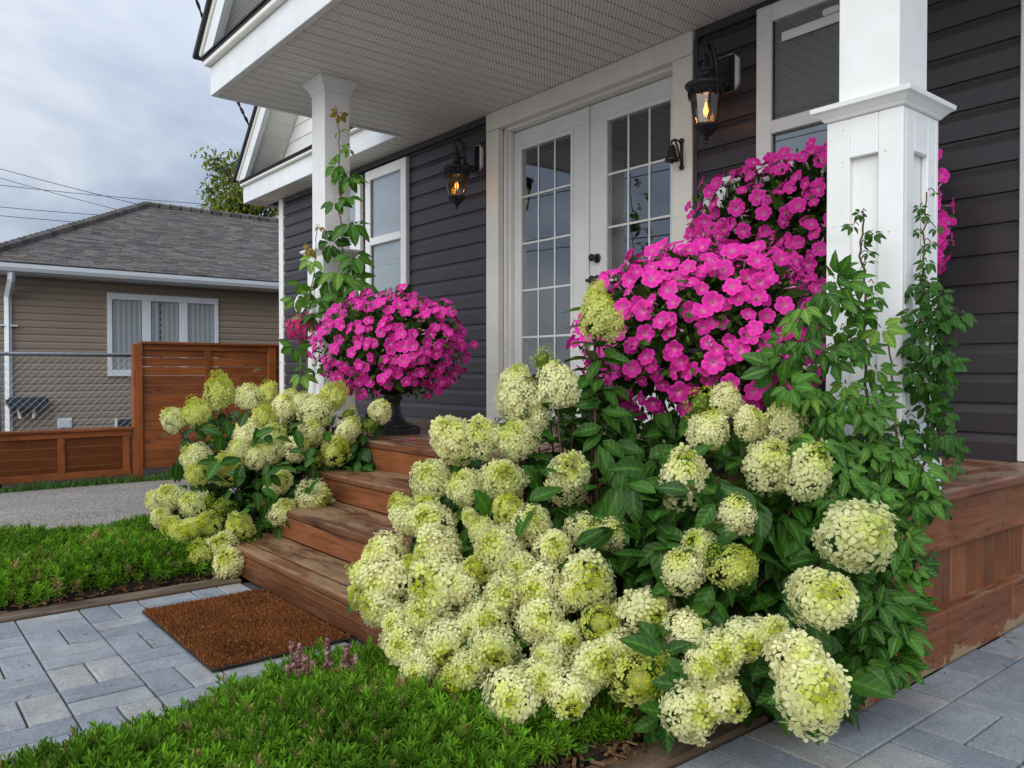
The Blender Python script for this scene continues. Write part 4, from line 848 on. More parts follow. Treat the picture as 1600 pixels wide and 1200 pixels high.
PB = MB(); PB.tube([(0, 0, -.9), (0, 0, -.3), (.02, 0, .2), (.02, 0, .5)], [.05, .08, .14, .03], 6, (.70, .30, .50)); PBm = PB.mesh('bud', True, True); PBm.materials.append(M['pink'])
def petunias(name, label, C, rad, nF, pot, seed, low=-.55, front=True, rf=.0318, pw=2, fy=.08):
    random.seed(seed); th = thing(name, label, 'petunias', C, 'pink petunias on the porch')
    C = Vector(C); n = 0; lv = []; lc = []; tocam = (CAM - C).normalized()
    def surf(d):
        s = 1 + .13 * mnoise.noise(d * 2.3 + Vector((seed, 0, 0))) + .06 * mnoise.noise(d * 6 + Vector((0, seed, 0)))
        q_ = (abs(d.x) ** pw + abs(d.y) ** pw + abs(d.z) ** pw) ** (-1 / pw)
        return C + Vector((d.x * rad[0], d.y * rad[1], d.z * rad[2])) * s * q_
    i = 0; pts = []
    while n < nF and i < 6000:
        i += 1; d = Vector((random.gauss(0, 1), random.gauss(0, 1), random.gauss(0, 1))).normalized()
        if d.z < low or (d.dot(tocam) < -.10 and d.z < .75) or (fy < 0 and d.y > .25): continue
        p = surf(d)
        if any((p - q).length < rf * 1.0 for q in pts): continue
        if mnoise.noise(d * 4.2 + Vector((0, 0, seed))) < -.42: continue
        pts.append(p)
        nrm = Vector((d.x / rad[0], d.y / rad[1], d.z / rad[2])).normalized(); dr = (nrm + Vector((0, 0, .2)) + Vector((.1, -.35, 0)) + rv(.75)).normalized(); s = rf * random.uniform(.72, 1.2)
        mob('flower', random.choice(PET), None, th, basis(dr.orthogonal(), dr, p + nrm * random.uniform(-.035, .025), s) @ Matrix.Rotation(random.uniform(0, 6.28), 4, 'Z')); n += 1
    for k in range(60):
        d = Vector((random.gauss(0, 1), -abs(random.gauss(0, 1)), random.gauss(0, .7))).normalized()
        if d.z < low: continue
        mob('bud', PBm, None, th, basis((d + rv(.4)).orthogonal(), d + Vector((0, 0, -.5)) + rv(.4), surf(d), rf))
    for k in range(700):
        d = Vector((random.gauss(0, 1), random.gauss(0, 1), random.gauss(0, 1))).normalized()
        if d.z < low: continue
        p = C + (surf(d) - C) * random.uniform(.3, .78); lv.append(np.array(basis(d + rv(.9), d + rv(.4), p, random.uniform(.8, 1.25)))); g_ = random.uniform(.6, 1.1); lc.append((.045 * g_, .105 * g_, .016 * g_))
    for k in range(4200):
        d = Vector((random.gauss(0, 1), random.gauss(0, 1), random.gauss(0, 1))).normalized()
        if d.z < low - .1: continue
        p = C + (surf(d) - C) * random.uniform(.45, .985); dr = d + rv(.9); lv.append(np.array(basis(dr, d + Vector((0, 0, .4)) + rv(.5), p, random.uniform(.25, .42))))
        g_ = random.uniform(.7, 1.3); lc.append((.055 * g_, .125 * g_, .018 * g_))
    tv_, tf_, tt_ = leaf_arrays(.105, .05, 2, .2, .2, .45); V, Fc, C_ = scatter(tv_, tf_, lv, lc); mob('leaves', npmesh('leaves', V, Fc, C_, True), M['tint'], th, kind='stuff')
    random.seed(seed + 50); return th
def urn(x, y, label):
    u = thing('pedestal_urn', label, 'urn', (x, y, DK), 'black urns flanking the steps'); T = Matrix.Translation((x, y, DK))
    q = MB(); q.lathe([(.16, .002), (.16, .035), (.155, .045), (.14, .052)], 4, T, sq=True); q.build('urn_foot', M['urn'], u)
    q = MB(); q.lathe([(.125, .045), (.11, .055), (.075, .075), (.052, .11), (.042, .16), (.045, .19), (.062, .205), (.05, .22), (.07, .235)], 20, T); q.build('urn_stem', M['urn'], u, smooth=True)
    q = MB(); q.lathe([(.06, .225), (.12, .245), (.165, .29), (.185, .35), (.19, .40), (.215, .42), (.215, .435), (.19, .435), (.17, .40)], 24, T); q.build('urn_bowl', M['urn'], u, smooth=True)
urn(-3.97, -1.18, 'black pedestal urn on the deck at the far end of the steps'); urn(-1.80, -1.18, 'black pedestal urn on the deck near the right hand column')
petunias('potted_petunias', 'dome of mid pink petunias in the urn at the far end of the steps', (-4.0, -1.18, 1.035), (.465, .42, .31), 300, None, 11, -.82)
petunias('potted_petunias', 'dome of vivid pink petunias in the urn behind the tall hydrangea flower head', (-1.845, -1.16, 1.015), (.455, .40, .335), 300, None, 21, -.84, True, .0325)
bench = thing('white_planter_bench', 'white bench with a rounded back standing against the dark siding under the window', 'bench', (-1.93, -.2, DK))
q = MB(); pts = []
for cx_, cz_, a0 in ((-1.50, 1.74, 0), (-2.55 + .11, 1.74, 90)):
    for k in range(7): pts.append((cx_ - (.0) + .11 * math.cos(R(a0 + k * 15)) - (0.11 if a0 == 0 else 0) + (.0), cz_ + .11 * math.sin(R(a0 + k * 15))))
pts = [(-1.50, .9)] + pts + [(-2.55, .9)]
q.tube([(a, -.16, b_) for a, b_ in pts], .022, 8); q.build('back_frame', M['white'], bench, smooth=True)
for k in range(9): board('back_slat', (-2.49 + k * .107, -.172, .92), (-2.43 + k * .107, -.150, 1.82), M['white'], bench, .004)
board('bench_seat', (-2.56, -.46, .89), (-1.49, -.13, .92), M['white'], bench, .006)
for lx in (-2.55, -1.55):
    for ly in (-.45, -.18): board('leg', (lx, ly, DK + .001), (lx + .05, ly + .05, .888), M['white'], bench, .005)
q = MB(); q.box(-2.46, -.43, .922, -1.52, -.19, 1.12); q.box(-2.47, -.44, 1.10, -1.51, -.18, 1.13)
fb = q.build('flower_box', M['urn']); tag(fb, 'long dark flower box resting on the white bench under the window', 'flower box')
petunias('potted_petunias', 'bank of deep pink petunias filling the flower box below the right hand window', (-1.90, -.30, 1.49), (.56, .22, .34), 300, None, 31, -.8, True, .0325, 3.5, -.02)
# ------------------------------------------------------------------ creepers
def creeper(name, label, base, stems, leaflist, lscale):
    th = thing(name, label, 'vine', base, 'creepers climbing the porch columns'); sm = MB()
    for pts, r in stems:
        P = [Vector(p) for p in pts]; full = []
        for i in range(len(P) - 1):
            for k in range(5):
                t = k / 5; full.append(P[i].lerp(P[i + 1], t) + rv(.006))
        full.append(P[-1]); n_ = len(full); sm.tube(full, [r * (1 - .6 * i / n_) for i in range(n_)], 5, None, False)
    leaflist = sorted(leaflist, key=lambda a: (Vector(a[0]) - CAM).length); rest = []; nl = 0
    for (p, kind, s) in leaflist:
        p = Vector(p); an = random.uniform(0, 6.28); out = (CAM - p).normalized(); side = Vector((random.uniform(-1, 1), 0, random.uniform(-.6, .5)))
        pet = p + side * .03 + out * random.uniform(.015, .05)
        sm.tube([p - out * .01, (p + pet) / 2 + Vector((0, 0, .01)), pet], .0016, 3, None, False)
        dr = (side * 1.2 + out * .5 + Vector((0, 0, random.uniform(-.9, -.15))) + rv(.3)).normalized(); nr = out + Vector((0, 0, .65)) + rv(.4)
        Mx = basis(dr, nr, pet, s * lscale * random.uniform(.7, 1.25))
        if nl < 295: mob('leaf', random.choice(VLm[kind]), None, th, Mx)
        else: rest.append(np.array(Mx))
        nl += 1
    if rest:
        V0, T0 = mesh_arrays(VL[1]); V, Fc, _ = scatter(V0, T0, rest); q = npmesh('leaves', V, Fc, np.full((len(V), 3), .3), True); mob('leaves', q, M['vleaf'], th, kind='stuff')
    sm.build('stems', M['vstem'], th, smooth=True); return th
def along(pts, n, kind, s0, s1, jit=.010):
    P = [Vector(p) for p in pts]; out = []
    for i in range(n):
        t = i / max(1, n - 1) * (len(P) - 1); a = min(int(t), len(P) - 2); p = P[a].lerp(P[a + 1], t - a) + rv(jit)
        k = kind(i / max(1, n - 1)) if callable(kind) else kind; out.append((p, k, s0 + (s1 - s0) * i / max(1, n - 1)))
    return out
def inpoly(x, y, pg):
    c = False; j = len(pg) - 1
    for i in range(len(pg)):
        if (pg[i][1] > y) != (pg[j][1] > y) and x < (pg[j][0] - pg[i][0]) * (y - pg[i][1]) / (pg[j][1] - pg[i][1]) + pg[i][0]: c = not c
        j = i
    return c
def cloud(pg, n, dfun, kind, s):
    xs_ = [p[0] for p in pg]; ys_ = [p[1] for p in pg]; out = []
    while len(out) < n:
        x, y = random.uniform(min(xs_), max(xs_)), random.uniform(min(ys_), max(ys_))
        if inpoly(x, y, pg): out.append((ray(x, y, dfun(x, y)), kind() if callable(kind) else kind, s))
    return out
random.seed(99)
def rs(lst): return [ray(x, y, d) for x, y, d in lst]
s1 = rs([(1335,1010,2.05),(1345,860,2.08),(1352,760,2.15),(1355,640,2.18),(1352,540,2.19),(1352,450,2.19),(1345,390,2.19),(1348,330,2.19)])
s2 = rs([(1400,960,2.1),(1432,790,2.12),(1445,700,2.2),(1452,600,2.22),(1452,510,2.22),(1440,440,2.24),(1444,380,2.24),(1448,300,2.24)])
s3 = rs([(1310,880,2.08),(1290,720,2.15),(1275,600,2.2),(1262,520,2.22),(1285,480,2.2)])
s4 = rs([(1400,940,2.08),(1410,800,2.1),(1400,700,2.16),(1395,600,2.18),(1385,520,2.19)])
ll = along(s1[4:], 11, lambda t: 'vleaf' if t < .45 else ('vnew' if t < .85 else 'vred'), .95, .45)
ll += along(s2[4:], 16, lambda t: 'vnew' if t < .8 else 'vred', .75, .32)
ll += cloud([(1300,415),(1368,430),(1378,560),(1400,660),(1450,770),(1290,780),(1255,700),(1215,620),(1235,500)], 110, lambda x, y: random.uniform(2.10, 2.2), lambda: random.choice(['vleaf'] * 7 + ['vnew']), .95)
ll += cloud([(1270,700),(1440,700),(1440,780),(1280,800)], 45, lambda x, y: random.uniform(2.08, 2.18), 'vleaf', .95)
ll += cloud([(1290,770),(1450,750),(1455,860),(1430,930),(1395,980),(1330,1000),(1280,880)], 105, lambda x, y: random.uniform(2.04, 2.12), lambda: random.choice(['vleaf'] * 9 + ['vnew']), .9)
ll += cloud([(1430,440),(1485,450),(1495,590),(1480,740),(1440,790),(1425,600)], 62, lambda x, y: random.uniform(2.16, 2.26), lambda: random.choice(['vnew'] * 4 + ['vleaf'] * 3 + ['vred']), .8)
ll += cloud([(1330,930),(1400,920),(1395,1050),(1320,1060)], 34, lambda x, y: random.uniform(1.98, 2.06), 'vleaf', 1.25)
ll += cloud([(1225,540),(1290,600),(1290,700),(1220,640)], 9, lambda x, y: random.uniform(2.2, 2.3), 'vleaf', 1.5)
creeper('creeper_vine', 'dense five leaved creeper climbing the near right hand porch column from the deck corner', (-1.30, -1.62, 0), [(s1, .006), (s2, .005), (s3, .005), (s4, .005)], ll, .68)
t1 = rs([(520,640,4.85),(535,560,4.88),(543,480,4.9),(537,420,4.9),(532,350,4.92),(530,300,4.93),(531,230,4.94),(527,180,4.95),(524,165,4.95)])
t2 = rs([(480,600,4.85),(478,540,4.86),(482,480,4.86),(490,430,4.87),(493,390,4.88),(495,350,4.9)])
lv = [(533,178,'vred',.45),(528,208,'vnew',.5),(548,232,'vnew',.5),(530,262,'vnew',.75),(545,268,'vleaf',.8),(547,285,'vnew',.8),(522,312,'vleaf',1.0),(538,310,'vleaf',.8),(545,345,'vleaf',1.1),(560,355,'vleaf',1.0),(520,372,'vleaf',1.1),(532,368,'vleaf',1.0),(550,398,'vleaf',1.1),(562,408,'vleaf',1.1),(515,430,'vleaf',1.1),(528,422,'vnew',1.0),(545,435,'vleaf',1.2),(560,445,'vleaf',1.2),(536,462,'vleaf',1.2),(520,465,'vleaf',1.1),(555,470,'vleaf',1.0),(497,352,'vred',.4),(488,380,'vred',.8),(490,405,'vnew',.8),(475,435,'vnew',.9),(487,450,'vnew',.9),(496,448,'vleaf',.9),(462,468,'vnew',1.0),(488,490,'vleaf',1.0),(478,495,'vnew',.9),(463,540,'vleaf',.9),(475,575,'vleaf',.8),(468,582,'vnew',.9),(545,410,'vleaf',.9),(498,470,'vleaf',.8)]
random.seed(5)
creeper('creeper_vine', 'thin creeper trailing up the far left porch column behind the urn', (-4.72, -1.6, 0), [(t1, .006), (t2, .005)], [(ray(x, y, 4.88 if x > 500 else 4.85), k, s) for x, y, k, s in lv], 1.45)
# pink phlox behind the far urn
ph = thing('phlox_plant', 'tall pink phlox flower cluster behind the far urn beside the white corner trim', 'phlox', (-4.75, -1.62, 0))
pc = ray(470, 512, 4.85); q = MB(); q.tube([(-4.75, -1.62, 0), tuple(pc - Vector((0, 0, .35))), tuple(pc)], .006, 5); q.build('stem', M['gstem'], ph)
m = MB()
for i in range(150):
    d = Vector((random.gauss(0, 1), random.gauss(0, 1), random.gauss(0, 1))).normalized(); p = pc + Vector((d.x * .10, d.y * .10, d.z * .095)) * random.uniform(.7, 1.05); B = basis((d + rv(.4)).orthogonal(), d + rv(.3), p, random.uniform(.010, .016)); c = random.choice([(.72, .03, .22), (.62, .02, .18), (.70, .10, .30), (.5, .02, .14)])
    for k in range(5):
        a = k * 1.2566; m.add([(.1 * math.cos(a), .1 * math.sin(a), 0), (math.cos(a - .5), math.sin(a - .5), .1), (1.15 * math.cos(a), 1.15 * math.sin(a), .15), (math.cos(a + .5), math.sin(a + .5), .1)], [(0, 1, 2, 3)], B, c)
m.build('flower_cluster', M['pink'], ph, tint=True)
for i in range(12):
    a = i * 2.4; p = Vector((-4.75, -1.62, .35 + .055 * i)); mob('leaf', random.choice(HLm['hleaf']), None, ph, basis((math.cos(a), math.sin(a), .3), (0, 0, 1), p, .9))
# ------------------------------------------------------------------ ground cover
def sprig(n=22, seed=1):
    r_ = random.Random(seed); V = []; Fc = []
    for i in range(n):
        t = (i + .5) / n; a = i * 2.4 + r_.uniform(-.4, .4); z = .006 + .034 * t; L = .024 * (1 - .45 * t) * r_.uniform(.8, 1.2); el = .25 + .9 * t
        d = np.array([math.cos(a) * math.cos(el), math.sin(a) * math.cos(el), math.sin(el)]); s = np.array([-math.sin(a), math.cos(a), 0]) * .0014; b0 = np.array([0, 0, z]); b = len(V)
        V += [b0 - s * .6, b0 + s * .6, b0 + d * L * .6 + s, b0 + d * L * .6 - s, b0 + d * L - np.array([0, 0, L * .12])]
        Fc += [(b, b + 1, b + 2), (b, b + 2, b + 3), (b + 3, b + 2, b + 4)]
    return np.array(V), np.array(Fc)
SP = [sprig(22, i) for i in range(3)]
def cover(name, label, inside, bx, N, hfun, seed):
    r2 = np.random.default_rng(seed); random.seed(seed); allV, allF, allC = [], [], []; off = 0
    pts = []
    while len(pts) < N:
        x, y = random.uniform(bx[0], bx[1]), random.uniform(bx[2], bx[3])
        if inside(x, y): pts.append((x, y))
    for v in range(3):
        sub = pts[v::3]; mats = []; cols = []
        for x, y in sub:
            h = hfun(x, y); e = .03; nx = (hfun(x - e, y) - hfun(x + e, y)) / (2 * e); ny_ = (hfun(x, y - e) - hfun(x, y + e)) / (2 * e)
            up = Vector((nx * .6, ny_ * .6, 1)) + Vector((random.gauss(0, .55), random.gauss(0, .55), 0)); s = random.uniform(.8, 1.75)
            mats.append(np.array(basis(up.orthogonal(), up, (x, y, h - .018), s) @ Matrix.Rotation(random.uniform(0, 6.28), 4, 'Z')))
            pn = mnoise.noise((x * 3.1, y * 3.1, seed)); g_ = random.uniform(.55, 1.5) * (1 + .5 * pn)
            if random.random() < .07 + max(0, pn - .3) * .5: cols.append((.26 * g_, .20 * g_, .07 * g_))
            else: cols.append((.105 * g_ + .04 * max(0, pn), .245 * g_, .014 * g_))
        V, Fc, C = scatter(SP[v][0], SP[v][1], mats, cols); allV.append(V); allF.append(Fc + off); allC.append(C); off += len(V)
    o_ = mob(name, npmesh(name, np.concatenate(allV), np.concatenate(allF), np.concatenate(allC)), M['tint'], kind='stuff'); tag(o_, label, 'ground cover')
    nx_, ny_ = 40, 60; g_ = MB(); vs = []
    for i in range(nx_ + 1):
        for j in range(ny_ + 1):
            x = bx[0] + (bx[1] - bx[0]) * i / nx_; y = bx[2] + (bx[3] - bx[2]) * j / ny_; vs.append((x, y, (hfun(x, y) - .022) if inside(x, y) else -.042))
    g_.add(vs, [(i * (ny_ + 1) + j, (i + 1) * (ny_ + 1) + j, (i + 1) * (ny_ + 1) + j + 1, i * (ny_ + 1) + j + 1) for i in range(nx_) for j in range(ny_)]); return o_, g_
def nz_(x, y, s, k): return mnoise.noise((x * s, y * s, k))
def in_f(x, y):
    e = .07 * nz_(x, y, 5, 1) + .05 * nz_(x, y, 14, 2)
    return -1.885 - .25 * max(0, min(1, (y + 3.28) / .6)) + e < x < -1.29 + .3 * e and -3.6 < y < (-2.30 if x < -1.75 else -1.98) + e * .6
def h_f(x, y): return .025 + .055 * max(0, min(1, (x + 2.16) / .38)) * max(0, min(1, (-1.26 - x) / .15)) + .035 * nz_(x, y, 3.2, 5) + .028 * nz_(x, y, 9, 6)
def in_f2(x, y): return in_f(x, y) or (-1.95 < x < -1.30 and -2.35 < y < -2.0)
o_, g_ = cover('creeping_phlox', 'bright green needle leaved ground cover in front of the largest hydrangea bush', in_f, (-2.3, -1.24, -3.6, -1.9), 8200, h_f, 3); g_.build('garden_soil', M['soil'], kind='structure', smooth=True)
def in_l(x, y):
    e = .06 * nz_(x, y, 4, 11) + .03 * nz_(x, y, 13, 12)
    return -4.52 + e + .12 * (y + 2.3) * -.3 < x < -3.45 + .4 * e and -4.0 < y < -2.12 + e
def h_l(x, y): return .03 + .085 * max(0, min(1, (x + 4.5) / .25)) * max(0, min(1, (-3.42 - x) / .14)) + .035 * nz_(x, y, 2.8, 15) + .028 * nz_(x, y, 8, 16)
o_, g_ = cover('creeping_phlox', 'darker green needle leaved ground cover between the paved path and the gravel driveway', in_l, (-4.7, -3.40, -4.0, -2.0), 10500, h_l, 4); g_.build('garden_soil', M['soil'], kind='structure', smooth=True)
# grass strip under the fence
r2 = np.random.default_rng(8); N = 2600; mats = []; cols = []
for i in range(N):
    y = random.uniform(-4.0, .6); x = FX + .02 + abs(random.gauss(0, .10)); h = random.uniform(.05, .16) * max(.25, .7 + .6 * nz_(0, y, 2.2, 21))
    up = Vector((random.gauss(0, .45), random.gauss(0, .45), 1)); mats.append(np.array(basis(up.orthogonal(), up, (x, y, gz(x, y)), 1) @ Matrix.Rotation(random.uniform(0, 6.28), 4, 'Z') @ Matrix.Diagonal((1, 1, h, 1)))); g_ = random.uniform(.7, 1.3); cols.append((.07 * g_, .16 * g_, .03 * g_))
tv = np.array([[-.006, 0, 0], [.006, 0, 0], [.004, .01, .6], [-.004, .01, .6], [0, .03, 1.0]]); tf = np.array([[0, 1, 2], [0, 2, 3], [3, 2, 4]])
V, Fc, C = scatter(tv, tf, mats, cols); tag(mob('grass', npmesh('grass', V, Fc, C), M['tint'], kind='stuff'), 'thin strip of grass growing along the foot of the wooden fence', 'grass')
# mulch chips and dead twigs along the bed edges
mu = MB()
for i in range(700):
    if i < 430: x, y = random.uniform(-1.36, -1.22), random.uniform(-3.1, -1.7)
    else: x, y = random.uniform(-3.52, -3.40), random.uniform(-3.5, -2.2)
    Mx = basis(rv(1) * Vector((1, 1, .2)) if False else Vector((random.uniform(-1, 1), random.uniform(-1, 1), random.uniform(-.15, .25))), Vector((0, 0, 1)) + rv(.3), (x, y, .008 + random.uniform(0, .02)), 1); c = random.choice([(.12, .055, .025), (.07, .035, .02), (.16, .09, .045), (.05, .03, .02)])
    mu.box(-.012 * random.uniform(.5, 2), -.004, -.0015, .012, .004, .0015, Mx, c)
tag(mu.build('bark_mulch', M['coir'], tint=True, kind='stuff'), 'loose brown bark chips along the edges of the planting beds', 'mulch')
nd = MB()
for i in range(60):
    p = Vector((random.gauss(-.93, .10), random.gauss(-.62, .16), .002)) if i < 45 else Vector((random.uniform(-3.2, -2.2), random.uniform(-3.3, -2.8), .002)); a = random.uniform(0, 6.28); L = random.uniform(.01, .03)
    nd.tube([p, p + Vector((math.cos(a) * L, math.sin(a) * L, .003))], .0012, 3, random.choice([(.30, .15, .06), (.22, .11, .05), (.12, .07, .04)]))
tag(nd.build('dry_needles', M['coir'], tint=True, kind='stuff'), 'scattered dry brown needles on the grey paving beside the deck', 'needles')
# fading flower spikes and broad weeds in the ground cover
sp_ = thing('sedum_spikes', 'clump of dusty mauve flower spikes rising from the ground cover in front of the doormat', 'flower spikes', ray(468, 1085, 2.25)); m = MB()
for bx_, tx_, ty_ in ((470,455,1008),(472,468,1014),(474,476,1030),(478,480,1045),(480,490,1040),(515,512,1003),(545,542,1012),(466,448,1050),(484,470,1052),(478,486,1062),(548,556,1030),(530,540,1028)):
    a, b_ = ray(bx_, 1095, 2.13), ray(tx_, ty_ - 6, 2.1)
    for k in range(46):
        t = .35 + .65 * k / 46; p = a.lerp(b_, t) + rv(.015 * (1.2 - t)); c = random.choice([(.20, .085, .085), (.25, .13, .13), (.14, .07, .05), (.30, .21, .20)]); s = random.uniform(.0045, .008); m.lathe([(.1 * s, -s), (s, 0), (.1 * s, s)], 4, basis(rv(1), rv(1), p), c)
    m.tube([a, b_], .0015, 3, (.14, .10, .05))
m.build('flower_spikes', M['coir'], sp_, tint=True)
for (x, y, d, s, lab) in ((385,1098,2.12,.5,'round leaved weed low in the ground cover beside the mauve spikes'),(437,1078,2.15,.55,'upright pale weed leaves next to the mauve flower spikes'),(48,868,3.55,.75,'broad leaved weed at the left edge of the far ground cover'),(478,1200,1.82,.6,'broad weed leaf at the bottom edge of the near ground cover'),(905,1190,1.8,.45,'small weed near the damp timber edging')):
    p = ray(x, y, d); w = thing('weed', lab, 'weed', p)
    for k in range(4):
        a = k * 1.7 + x; mob('leaf', random.choice(HLm['hnew']), None, w, basis((math.cos(a), math.sin(a), .5 + .3 * (k % 2)), (0, 0, 1), p + Vector((0, 0, .01 * k)), s * random.uniform(.7, 1.1)))
o_ = mob('downspout_block', bevbox(.07, .045, .035, .004), M['white'], None, Matrix.Translation((-4.30, -.12, DK + .019))); tag(o_, 'small white block lying on the deck below the dark siding', 'block')
o_ = mob('fallen_petal', meshvar(PET[0], M['pink']), None, None, Matrix.Translation(ray(643, 691, 4.1)) @ Matrix.Diagonal((.018, .018, .012, 1))); o_.location.z = DK + .006; tag(o_, 'fallen pale pink petal lying on the deck edge', 'petal')
# ------------------------------------------------------------------ fences
def panel_fence(name, label, y0, y1, zb, zt, first, spacing, posts):
    f = thing(name, label, 'fence', (FX, y0, zb))
    z = zb; bh = .105
    while z < zt - .05:
        ys_ = [y0] + [s for s in spacing if y0 < s < y1] + [y1]
        for a, b_ in zip(ys_[:-1], ys_[1:]): board('fence_board', (FX - .012, a + .002, z), (FX + .010, b_ - .002, min(z + bh - (.0025 if z < zt - .45 or zt < 1 else .006), zt - .02)), M['fence'], f, .003)
        z += bh
    for s in spacing: board('fence_stile', (FX + .011, s - .035, zb), (FX + .032, s + .035, zt - .085), M['fence'], f, .003)
    board('top_rail', (FX + .011, y0 + .01, zt - .083), (FX + .034, y1 - .01, zt - .02), M['fence'], f, .003); board('bottom_rail', (FX + .011, y0 + .01, zb - .03), (FX + .030, y1 - .01, zb + .045), M['fence'], f, .003) if first else None
    board('fence_cap', (FX - .055, y0 - .02, zt - .018), (FX + .075, y1, zt + .012), M['fence'], f, .004)
    for p, zt2 in posts: board('fence_post', (FX - .045, p - .05, -.36), (FX + .05, p + .05, zt2), M['fence'], f, .004)
    return f
panel_fence('wooden_fence', 'tall orange brown horizontal board fence panel beside the gravel driveway', -1.09, 3.0, -.20, 1.223, False, [-.36, 1.18, 2.0], [(-1.14, 1.205), (.42, 1.205)])
panel_fence('wooden_fence', 'low orange brown horizontal board fence at the left with chain link above', -4.3, -1.20, -.23, .267, True, [-1.26, -1.90, -2.65, -3.4], [(-4.2, .25)])
cl = thing('chain_link_fence', 'galvanised chain link fence rising behind the low wooden fence', 'fence', (FX - .12, -2.5, -.34))
q = MB(); q.tube([(FX - .12, -4.4, 1.08), (FX - .12, -1.0, 1.08)], .021, 8); q.build('top_pipe', M['metal'], cl, smooth=True)
q = MB(); q.tube([(FX - .12, -2.45, -.36), (FX - .12, -2.45, 1.10)], .03, 8); q.build('pipe_post', M['metal'], cl, smooth=True)
q = MB(); z0, z1, ya, yb_ = -.3, 1.10, -4.3, -1.05; H = z1 - z0; y = ya - H
while y < yb_:
    for sg in (1, -1):
        a = Vector((y, z0)) if sg == 1 else Vector((y + H, z0)); b_ = Vector((y + H, z1)) if sg == 1 else Vector((y, z1))
        t0, t1 = 0.0, 1.0
        for t in [0]:
            dy = b_.x - a.x
            lo, hi = sorted(((ya - a.x) / dy, (yb_ - a.x) / dy)); t0, t1 = max(0, lo), min(1, hi)
        if t1 > t0: p0, p1 = a.lerp(b_, t0), a.lerp(b_, t1); q.tube([(FX - .12 + .004 * sg, p0.x, p0.y), (FX - .12 + .004 * sg, p1.x, p1.y)], .0015, 3, None, False)
    y += .075
q.build('wire_mesh', M['metal'], cl, kind='stuff')
# ------------------------------------------------------------------ neighbour house
nbh = thing('taupe_house', 'neighbouring taupe bungalow with grey shingled hip roof beyond the fence', 'house', (-14.9, 2, -.35)); NX = -12.5; NY0, NY1 = -2.12, 6.4
MN = Matrix.Translation((NX, 0, 0)) @ Matrix.Rotation(R(90), 4, 'Z')     # siding facing +X
siding(NY0, NY1, 0, 27, nbh, M['taupe'], -.33, MN, .0965)
b = MB(); b.box(-17.2, NY0, -.4, NX - .004, NY1, 2.33); b.build('wall', M['taupe'], nbh)
def nwindow(ya, yb_, za, zb_):
    f = board('window', (NX, ya, zb_ - .09), (NX + .05, yb_, zb_), M['gutter'], nbh, .004)
    board('frame', (NX, ya, za), (NX + .05, yb_, za + .09), M['gutter'], f, .004); n = 3; w = (yb_ - ya) / n
    for k in range(n + 1):
        c = ya + k * w; board('frame', (NX, max(ya, c - .06), za + .09), (NX + .049, min(yb_, c + .06), zb_ - .09), M['gutter'], f, .004)
    for k in range(n):
        c0, c1 = ya + k * w + .07, ya + (k + 1) * w - .07; q = MB(); q.add([(NX + .036, c0, za + .09), (NX + .036, c1, za + .09), (NX + .036, c1, zb_ - .09), (NX + .036, c0, zb_ - .09)], [(0, 1, 2, 3)]); q.build('pane', M['clear'], f)
        q = MB(); vs = []
        for i in range(25):
            vs += [(NX + .022 + .006 * math.sin(i * 1.4), c0 + (c1 - c0) * i / 24, za + .09), (NX + .022 + .006 * math.sin(i * 1.4), c0 + (c1 - c0) * i / 24, zb_ - .09)]
        fs = [(2 * i, 2 * i + 2, 2 * i + 3, 2 * i + 1) for i in range(24)]
        if k == 1: fs = fs[:7] + fs[9:]
        q.add(vs, fs); q.build('curtain', M['curtain'], f, smooth=True); q = MB(); q.box(NX + .001, c0, za + .09, NX + .012, c1, zb_ - .09); q.build('dark_room', M['dark'], f)
nwindow(-.81, .76, .83, 2.025)
EX, EZ, PT = -12.1, 2.3175, .527; HY0 = -3.54 + 1.1; RX, RZ = EX - 2.818, EZ + 2.818 * PT; HY1 = 7.0
b = MB(); b.add([(EX, HY0, EZ), (EX, HY1, EZ), (RX, HY1 - 2.8, RZ), (RX, HY0 + 2.818, RZ), (RX * 2 - EX, HY0, EZ), (RX * 2 - EX, HY1, EZ)], [(0, 1, 2, 3), (0, 3, 4), (4, 3, 2, 5), (5, 2, 1), (0, 4, 5, 1)]); nr = b.build('roof', M['darkroof'], nbh)
m = MB(); SL = math.hypot(2.818, 2.818 * PT); rows = 54; d_ = Vector((-1, 0, PT)).normalized(); nn = Vector((PT, 0, 1)).normalized()
for r in range(rows):
    s0, s1_ = SL * r / rows, SL * (r + 1) / rows + .015; f0 = r / rows; y = HY0 + 2.818 * f0 + random.uniform(0, .2) - .15; y1 = HY1 - 2.8 * f0
    while y < y1:
        w = random.uniform(.10, .26); ya, yb_ = max(y, HY0 + 2.818 * f0), min(y + w - .008, y1)
        if yb_ > ya + .03:
            g_ = random.uniform(.65, 1.2); c = random.choice([(.125, .112, .102), (.145, .124, .106), (.100, .094, .092), (.118, .112, .112)]); c = tuple(x * g_ for x in c); up_ = random.uniform(.007, .013)
            p = lambda s, yy, h: tuple(Vector((EX, yy, EZ)) + d_ * s + nn * h)
            m.add([p(s0, ya, .003), p(s0, yb_, .003), p(s0, ya, up_), p(s0, yb_, up_), p(s1_, ya, .006), p(s1_, yb_, .006)], [(0, 1, 3, 2), (2, 3, 5, 4), (0, 2, 4), (1, 5, 3)], None, c)
        y += w
m.build('shingles', M['shingle'], nr, tint=True, kind='stuff')
hc = MB(); A = Vector((EX, HY0, EZ)); Bp = Vector((RX, HY0 + 2.818, RZ)); n = 34
